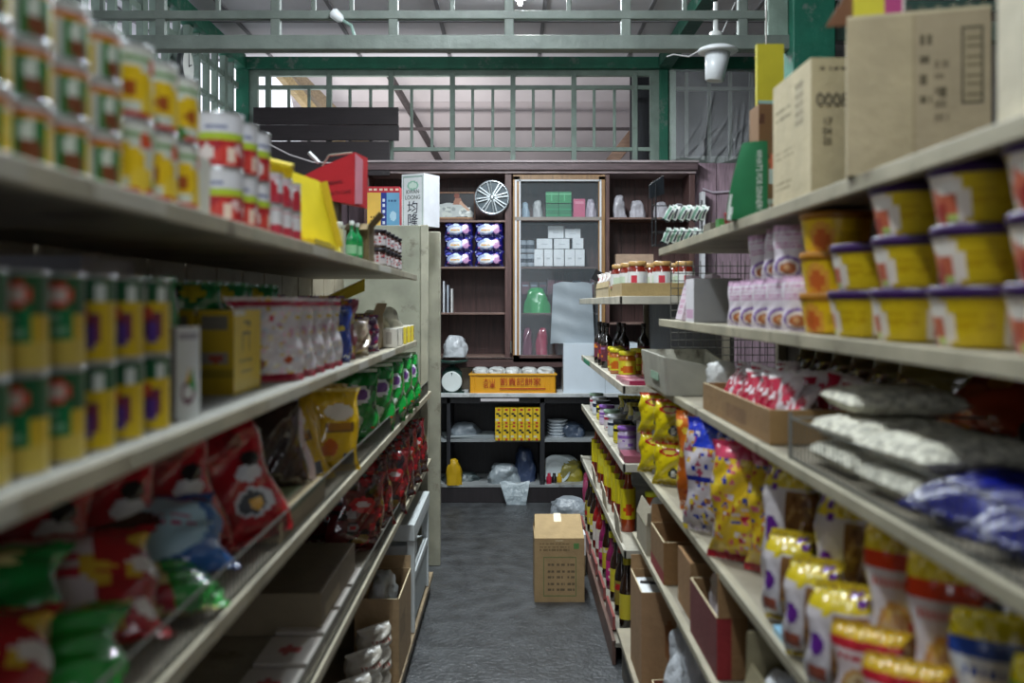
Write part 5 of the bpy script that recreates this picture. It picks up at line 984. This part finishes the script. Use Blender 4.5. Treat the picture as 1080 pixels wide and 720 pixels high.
# ================================================================ RIGHT, fifth shelf and base: open cartons
ZR5 = .6055; ZR6 = .191
def oc(name, loc, dims, arts, base, flaps, lab, rz=0, mat='card', cat='box'):
    t = thing(name, lab, cat, loc, rz); opencarton(t, *dims, arts, base, flaps, mat); return t
oc('open_carton', (.56, 3.50, ZR5), (.21, .26, .10), {}, '#a39a86', {'l': (.06, -18), 'f': (.05, 15)}, 'greyish open carton at the far end of the fifth right shelf')
inst('q0', softbag('white_bag', .15, .22, .17, '#dfe2e6', 'bagplastic', seed=101), (.54, 3.5, ZR5+.01), 'white bag inside the greyish open carton')
oc('open_carton', (.58, 3.16, ZR5), (.24, .28, .13), {'f': Art(24, 16, '#86633c'), 'l': Art(24, 16, '#8a6a46').rect(0, 0, 1, .3, '#8e2c2c')}, '#94704a', {'b': (.06, 5)}, 'open carton with dark red stripe after the greyish one')
a = Art(36, 20, '#9a7a54').rect(.18, .3, .82, .75, '#3c4470').rect(.21, .36, .79, .69, '#a88a64'); [a.rect(.26+i*.07, .42, .30+i*.07, .63, '#4c4a60') for i in range(7)]
inst('q1', carton('brown_carton', .24, .2, .155, {'f': a}, '#94704a', res=36), (.60, 2.78, ZR5), 'closed brown carton with a framed blue print on the fifth right shelf')
oc('open_carton', (.565, 2.43, ZR5), (.20, .34, .14), {'l': Art(20, 16, '#6a2e2e'), 'f': Art(24, 16, '#8a6844').rect(.0, 0, .18, 1, '#8a2428')}, '#92704a', {'f': (.10, -4), 'r': (.05, 10)}, 'open brown carton with bright red side holding a white bag')
inst('q2', softbag('white_bag', .15, .30, .215, '#e4dcde', 'bagplastic', seed=104), (.545, 2.43, ZR5+.008), 'white and pink bag bulging from the red-sided carton')
a = Art(30, 20, '#6f6650'); [a.rect(.12+i*.13, .4, .2+i*.13, .62, '#3e3a34') for i in range(6)]; a.rect(.08, .7, .9, .73, '#3e3a34').rect(.08, .32, .9, .35, '#3e3a34')
inst('q3', carton('dark_carton', .26, .24, .16, {'f': a}, '#6f6650', res=30), (.665, 2.14, ZR5), 'dull brown carton with faded framed print behind the red-sided carton')
oc('open_carton', (.60, 1.80, ZR5), (.28, .34, .10), {'l': Art(24, 16, '#857c64'), 'f': Art(24, 16, '#857a5c')}, '#8f8668', {'b': (.11, -6), 'r': (.08, 0), 'l': (.05, -12)}, 'large open olive-brown carton under the pasta bags')
inst('q4', softbag('white_roll', .09, .14, .15, '#e4e6ea', 'bagplastic', seed=106), (.515, 1.90, ZR5+.01), 'white roll end inside the large olive-brown carton')
inst('q5', bag('yellow_white_bag', .15, .11, .06, Art(24, 16, '#dfe0dc').blobs(8, ['#c8cc4c', '#e8e8e4', '#a8c050'], 0, 0, .6, 1, .1, 4).rect(.7, 0, 1, 1, '#1c3068'), 14), (.55, 1.66, ZR5+.10), 'yellow, white and navy bag lying at the front of the large olive-brown carton', rz=-20, rx=-70)
# base deck
oc('open_carton', (.51, 3.42, ZR6), (.17, .30, .32), {'f': Art(24, 30, '#a88460').ell(.55, .5, .1, .22, '#9a6840').rect(.5, .3, .6, .7, '#9a6840'), 'l': Art(24, 30, '#9c7a56')}, '#a5835c', {'b': (.05, 0)}, 'tall brown carton on the base at the far end of the right shelves')
m = MB(); m.box(-.075, .075, -.13, .12, 0, .012, '#dfe2e4'); tag(m.build('paper_pad', 'paper', loc=(.51, 3.42, ZR6+.285)), 'white paper pad on top of the tall brown base carton', 'paper')
m = MB(); m.box(-.06, .07, -.008, .008, 0, .006, '#1c1a1c'); tag(m.build('black_pen', 'plastic', loc=(.505, 3.45, ZR6+.298), rot=(0, 0, -.3)), 'black stick lying on the white paper pad', 'pen')
oc('open_carton', (.57, 2.86, ZR6), (.28, .42, .11), {'f': Art(24, 10, '#8a3a2c').lines(.1, .3, .9, .7, 1, '#c8a080'), 'l': Art(24, 10, '#9c4030')}, '#94553c', {}, 'low red-brown carton on the right base holding the big plastic bag')
inst('q6', softbag('plastic_bag', .25, .38, .38, '#dde2e8', seed=110, n=40), (.55, 2.86, ZR6+.02), 'big clear white plastic bag standing in the low red-brown carton')
oc('open_carton', (.57, 2.25, ZR6), (.28, .5, .22), {}, '#6f6450', {'l': (.07, -14)}, 'dim open carton on the right base below the olive-brown carton')
# ================================================================ FAR RIGHT unit
asj = Art(24, 12, '#e2e4e2').rect(0, 0, 1, .12, '#b02c1c').rect(.42, .2, .5, .8, '#c83c4c').rect(.1, .3, .3, .7, '#c8d8c0').rect(.6, .3, .85, .7, '#d8dce0').rect(.88, .2, .96, .8, '#b03048')
jr = jar('sauce_jar', .043, .125, '#7a1f0c', '#b8925a', asj)
ZB = 1.4885
t = thing('cardboard_tray', 'cut-down brown carton tray holding the red sauce jars at eye level', 'tray', (.62, 4.42, ZB)); opencarton(t, .32, .5, .058, {'f': Art(20, 8, '#a38c5e'), 'l': Art(20, 8, '#a89268')}, '#a38c5e', {})
for i, (x, y) in enumerate(((.535, 4.24), (.64, 4.24), (.735, 4.24), (.52, 4.42), (.62, 4.45), (.72, 4.44), (.50, 4.60), (.62, 4.62))):
    inst('sj', jr, (x, y, ZB+.006+.02), 'red sauce jar with white label, %s of the %s row in the eye level tray' % (['left', 'middle', 'right'][i % 3] if i < 6 else ['left', 'right'][i-6], ['front', 'middle', 'rear'][i//3]), 'red sauce jars', rz=-10+i*17)
asn = Art(20, 16, '#d8d0cc').blobs(16, ['#c83c4c', '#d8c030', '#7ab070', '#e8e4e4', '#a83038'], 0, 0, 1, 1, .08, 3)
t = thing('cardboard_tray', 'second cut-down carton tray with torn edge farther along the eye level shelf', 'tray', (.56, 5.1, ZB)); opencarton(t, .20, .7, .05, {'f': Art(20, 8, '#a7956f'), 'l': Art(20, 8, '#b0a080')}, '#a7956f', {'l': (.03, -10)})
for i in range(7):
    inst('sn', bag('spice_packet', .09, .12, .03, asn, 5, cat='packet', nu=12, nv=14), (.51+.02*(i % 2), 4.82+i*.1, ZB+.008), 'red and green patterned spice packet in the torn tray, %s from the camera' % ORD[i], 'spice packets at eye level', rz=-40+i*5)
for i in range(4): inst('sj', jr, (.57, 5.62+i*.14, ZB), 'red sauce jar with white label beyond the torn tray, %s from the camera' % ORD[i], 'red sauce jars', rz=i*30)
m = MB(); m.M = Matrix.Rotation(math.radians(28), 4, 'Y'); m.box(-.045, .03, -.005, .005, 0, .065, '#14161a'); tag(m.build('black_card', 'plastic', loc=(.515, 6.0, ZB+.10)), 'small tilted black card above the far jars', 'card')
m = MB(); m.box(-.02, .0, -.02, .02, 0, .1, '#4a4640'); tag(m.build('card_stand', 'card', loc=(.515, 6.0, ZB)), 'short stand under the tilted black card', 'stand')
# second level
ZB2 = 1.1155
ajy = Art(24, 12, '#cfc030').ell(.5, .4, .12, .3, '#c8641c').ell(.15, .4, .12, .3, '#c8641c').ell(.85, .4, .12, .3, '#c8641c').ell(.5, .72, .07, .16, '#e8dc60').lines(.0, .05, 1, .2, 1, '#8a2c18')
jy = jar('pickle_jar', .04, .125, '#b8651c', '#d8cc2c', ajy, .95)
for i, (x, y) in enumerate(((.535, 4.62), (.64, 4.62), (.74, 4.60), (.52, 4.9), (.53, 5.1), (.62, 4.9))):
    inst('jy', jy, (x, y, ZB2), 'yellow lidded pickle jar on the second far right shelf, %s' % ['left of the front three', 'middle of the front three', 'right of the front three', 'behind the left one', 'last by the dark bottles', 'behind the middle one'][i], 'yellow lidded jars', rz=i*35)
ajo = Art(24, 12, '#b8482c').ell(.35, .5, .14, .4, '#e0d8d0').blobs(8, ['#d87838', '#8a2418', '#d8d4cc'], 0, 0, 1, 1, .08, 6)
inst('jo', jar('sambal_jar', .042, .125, '#9a3014', '#a8a4a0', ajo, .9), (.62, 4.42, ZB2), 'orange jar with silver lid in front of the yellow lidded jars', rz=10)
ads = Art(20, 12, '#6a3440').blobs(10, ['#d88030', '#c03038', '#a878a8', '#d8b040'], 0, 0, 1, 1, .09, 5)
bd = bottle('soy_bottle', .032, .24, '#1c1210', '#2a1c18', ads)
for i, (x, y) in enumerate(((.51, 5.35), (.60, 5.35), (.51, 5.55), (.60, 5.58), (.70, 5.3), (.51, 5.8))):
    inst('bd', bd, (x, y, ZB2), 'dark sauce bottle with small bright label by the pickle jars, %s' % ['nearest the edge', 'right of the nearest', 'second along the edge', 'right of the second', 'innermost', 'third along the edge'][i], 'dark sauce bottles', rz=i*50)
apf = Art(20, 14, '#b06078').rect(.05, .1, .95, .9, '#c898a4').lines(.15, .3, .85, .7, 2, '#7a1c38')
for i, (x, y, z, rz) in enumerate(((.53, 4.26, 0, -80), (.535, 4.45, .0, -80), (.66, 4.24, 0, 0), (.66, 4.24, .022, 3))):
    def b():
        m = MB(); m.abox(.15, .1, .02, {'t': apf, 'f': apf}, '#9a2c4c', 20); return tag(m.build('pink_packet', 'print'), 'x', 'packet')
    inst('pf', b, (x, y, ZB2+z), 'flat pink and maroon packet below the pickle jars, %s' % ['at the near left corner', 'behind the near left corner one', 'lower of the near right pair', 'upper of the near right pair'][i], 'flat pink packets', rz=rz)
m = MB(); m.box(-.002, 0, 0, .45, -.028, -.002, '#2f8f66'); tag(m.build('shelf_label', 'paper', loc=(.4585, 5.9, ZB2)), 'green strip label on the front edge of the second far right shelf', 'label')
# third level
ZB3 = .7905
cols3 = [('#c8b8d4', '#8a5ab0', '#d8cfc8'), ('#d8c838', '#201c1c', '#e0d8c0'), ('#cfd4dc', '#27304a', '#d8c030'), ('#d8d0d4', '#b02c4c', '#9ab8a0')]
for i in range(8):
    c0, c1, c2 = cols3[i % 4]; aa = Art(24, 14, c0).rect(0, .75, 1, .95, c1).blobs(8, [c1, c2], 0, 0, 1, .7, .07, i)
    inst('t3%d' % (i % 4), jar('spread_tub', .042, .11, c0, [c1, '#1c1c20', '#c8ccd2', c2][i % 4], aa, 1.0), (.525+.004*(i % 2), 4.55+i*.24, ZB3), '%s tub with %s lid on the third far right shelf, %s from the camera' % (['lilac', 'yellow', 'pale blue', 'pinkish white'][i % 4], ['purple', 'black', 'silver', 'green'][i % 4], ORD[i]), rz=i*25)
alt = Art(40, 20, '#cdd2d4').blobs(14, ['#b8c8d0', '#d8dcd8', '#9ab0b8', '#c84a6c', '#e8e8e0'], 0, 0, 1, 1, .06, 8).rect(0, .94, 1, 1, '#a8a8a0')
inst('lt', can('can', 'printed_tin', .075, .165, alt, seg=40), (.615, 4.32, ZB3), 'large pale printed tin at the near end of the third far right shelf', rz=0)
for i in range(4):
    inst('fp%d' % (i % 2), bag('dark_packet', .13, .16, .05, [Art(20, 20, '#2a262c').rect(.1, .5, .9, .8, '#cfc8b8').ell(.5, .3, .2, .1, '#c8b430'), Art(20, 20, '#c8b838').rect(.1, .2, .9, .5, '#26222a')][i % 2], 18+i, cat='packet'), (.62, 4.75+i*.2, ZB3+.03), '%s packet leaning behind the tubs on the third far right shelf, %s from the camera' % (['black', 'yellow'][i % 2], ORD[i]), rz=-20, rx=-30)
m = MB(); m.box(-.055, .055, -.09, .09, 0, .03, '#8a4a58'); tag(m.build('maroon_box', 'print', loc=(.525, 4.27, ZB3), bevel=.002), 'flat maroon box at the near corner of the third far right shelf', 'box')
inst('bks', carton('white_card', .01, .16, .2, {}, '#a8a49c', mat='paper'), (.505, 3.62, ZR4), 'grey cardboard sheet standing beyond the yellow noodle bags at the shelf edge')
# fourth level: tall orange sauce bottles with yellow labels
ZB4 = .4525
aob = Art(24, 16, '#cfc020').ell(.5, .3, .1, .2, '#c84c1c').lines(.2, .6, .8, .85, 2, '#4a4018').rect(0, .4, .2, .8, '#d8d040')
ob = bottle('chili_bottle', .034, .28, '#a8401a', '#cfc428', aob, lb=(.2, .68), neck=.4)
ob2 = bottle('chili_bottle', .034, .28, '#7a1612', '#cfc428', aob, lb=(.3, .7), neck=.4)
for i in range(9):
    inst('ob%d' % (i % 2), [ob, ob2][i % 2], (.515, 4.42+i*.2, ZB4), '%s chili bottle with yellow label on the fourth far right shelf, %s from camera' % (['orange', 'dark red'][i % 2], ORD[i]), 'yellow labelled chili bottles', rz=i*20)
for i in range(3):
    inst('ol%d' % 0, bottle('orange_jar', .045, .2, '#b04a18', '#c8cc20', Art(20, 10, '#b85a28').rect(.2, .2, .8, .8, '#a83c20'), neck=.5), (.60+.09*i, 4.28, ZB4), 'squat orange bottle with yellow-green cap beside the chili bottles, %s from the aisle' % ORD[i], 'squat orange bottles', rz=i*40)
for i, (y, h_) in enumerate(((4.3, .13), (4.9, .12), (5.5, .11))):
    m = MB(); slab(m, [(.462, y-.12, .45), (.462, y+.12, .45), (.452, y+.1, .45+h_), (.454, y-.08, .45+h_*.8)], '#b5ab96', .004); tag(m.build('card_guard', 'card'), 'torn cardboard guard on the fourth far right shelf edge, %s from the camera' % ORD[i], 'cardboard', 'torn cardboard guards')
oc('open_carton', (.535, 4.02-.12+.1, .606), (.15, .2, .10), {}, '#aaa28e', {'l': (.04, -10)}, 'small grey open carton bridging the gap between the two right runs') if False else None
# base level: dark bottles with bright caps
ZB5 = .0905
for i in range(11):
    c0, c1, c2 = [('#1c1210', '#b01c20', '#8a7a30'), ('#2a1810', '#cfc428', '#c8b838'), ('#8a1418', '#b01c30', '#d8d0c8'), ('#7a1c4c', '#cfc428', '#c0307c')][[0, 1, 1, 2, 2, 3, 1, 3, 1, 0, 1][::-1][i]]
    j = [0, 1, 1, 2, 2, 3, 1, 3, 1, 0, 1][::-1][i]
    inst('b5%d' % j, bottle('sauce_bottle', .032, .30-.03*(j == 3), c0, c1, Art(20, 14, c2).blobs(5, ['#d8d0b8', c1], 0, 0, 1, 1, .1, j), neck=.42), (.485, 4.2+i*.2, ZB5), '%s sauce bottle on the lowest far right shelf, %s from the camera' % (['black, red-capped', 'brown, yellow-capped', 'red', 'magenta, yellow-capped'][j], ORD[i]), 'sauce bottles on the lowest far right shelf', rz=i*30)
for i in range(5):
    m = MB(); m.abox(.012, .3, .055, {'l': Art(24, 10, '#6c4244').blobs(8, ['#94888c', '#5a5a68', '#8a3c44'], 0, 0, 1, 1, .08, i)}, '#8c4a48', 24)
    tag(m.build('base_card', 'print', loc=(.425, 4.3+i*.42, .1005)), 'red printed card strip along the lowest far right shelf edge, %s from the camera' % ORD[i], 'card strip', 'printed card strips')
m = MB(); m.box(-.06, .06, -.08, .08, 0, .10, '#23352c'); tag(m.build('dark_crate', 'plastic', loc=(.60, 4.13, ZB5), bevel=.004), 'dark green block box at the near end of the lowest far right shelf', 'box')
inst('wbx', carton('white_topped_box', .10, .12, .22, {'f': Art(10, 20, '#7a6a50').rect(0, .5, 1, 1, '#dfe2e4')}, '#d8dadc', mat='paper'), (.345, 5.4, 0), 'white topped narrow box on the floor beside the tall brown carton')
# brown-purple door edge panel at back right with a pale rope
m = MB(); m.box(0, .03, 0, .1, 0, .75, '#d8d8dc'); tag(m.build('white_board', 'paper', loc=(W(739, 0, 7.5).x, 7.47, 1.55), bevel=.002), 'narrow white board leaning on the mauve boards right of the cabinet', 'board')
m = MB(); m.tube([W(741, 199, 7.57), W(752, 203, 7.57), W(768, 202, 7.57), W(800, 200, 7.57)], .009, '#c9bcc8'); tag(m.build('wall_rope', 'plastic'), 'pale rope strung across the mauve boards right of the cabinet', 'rope')
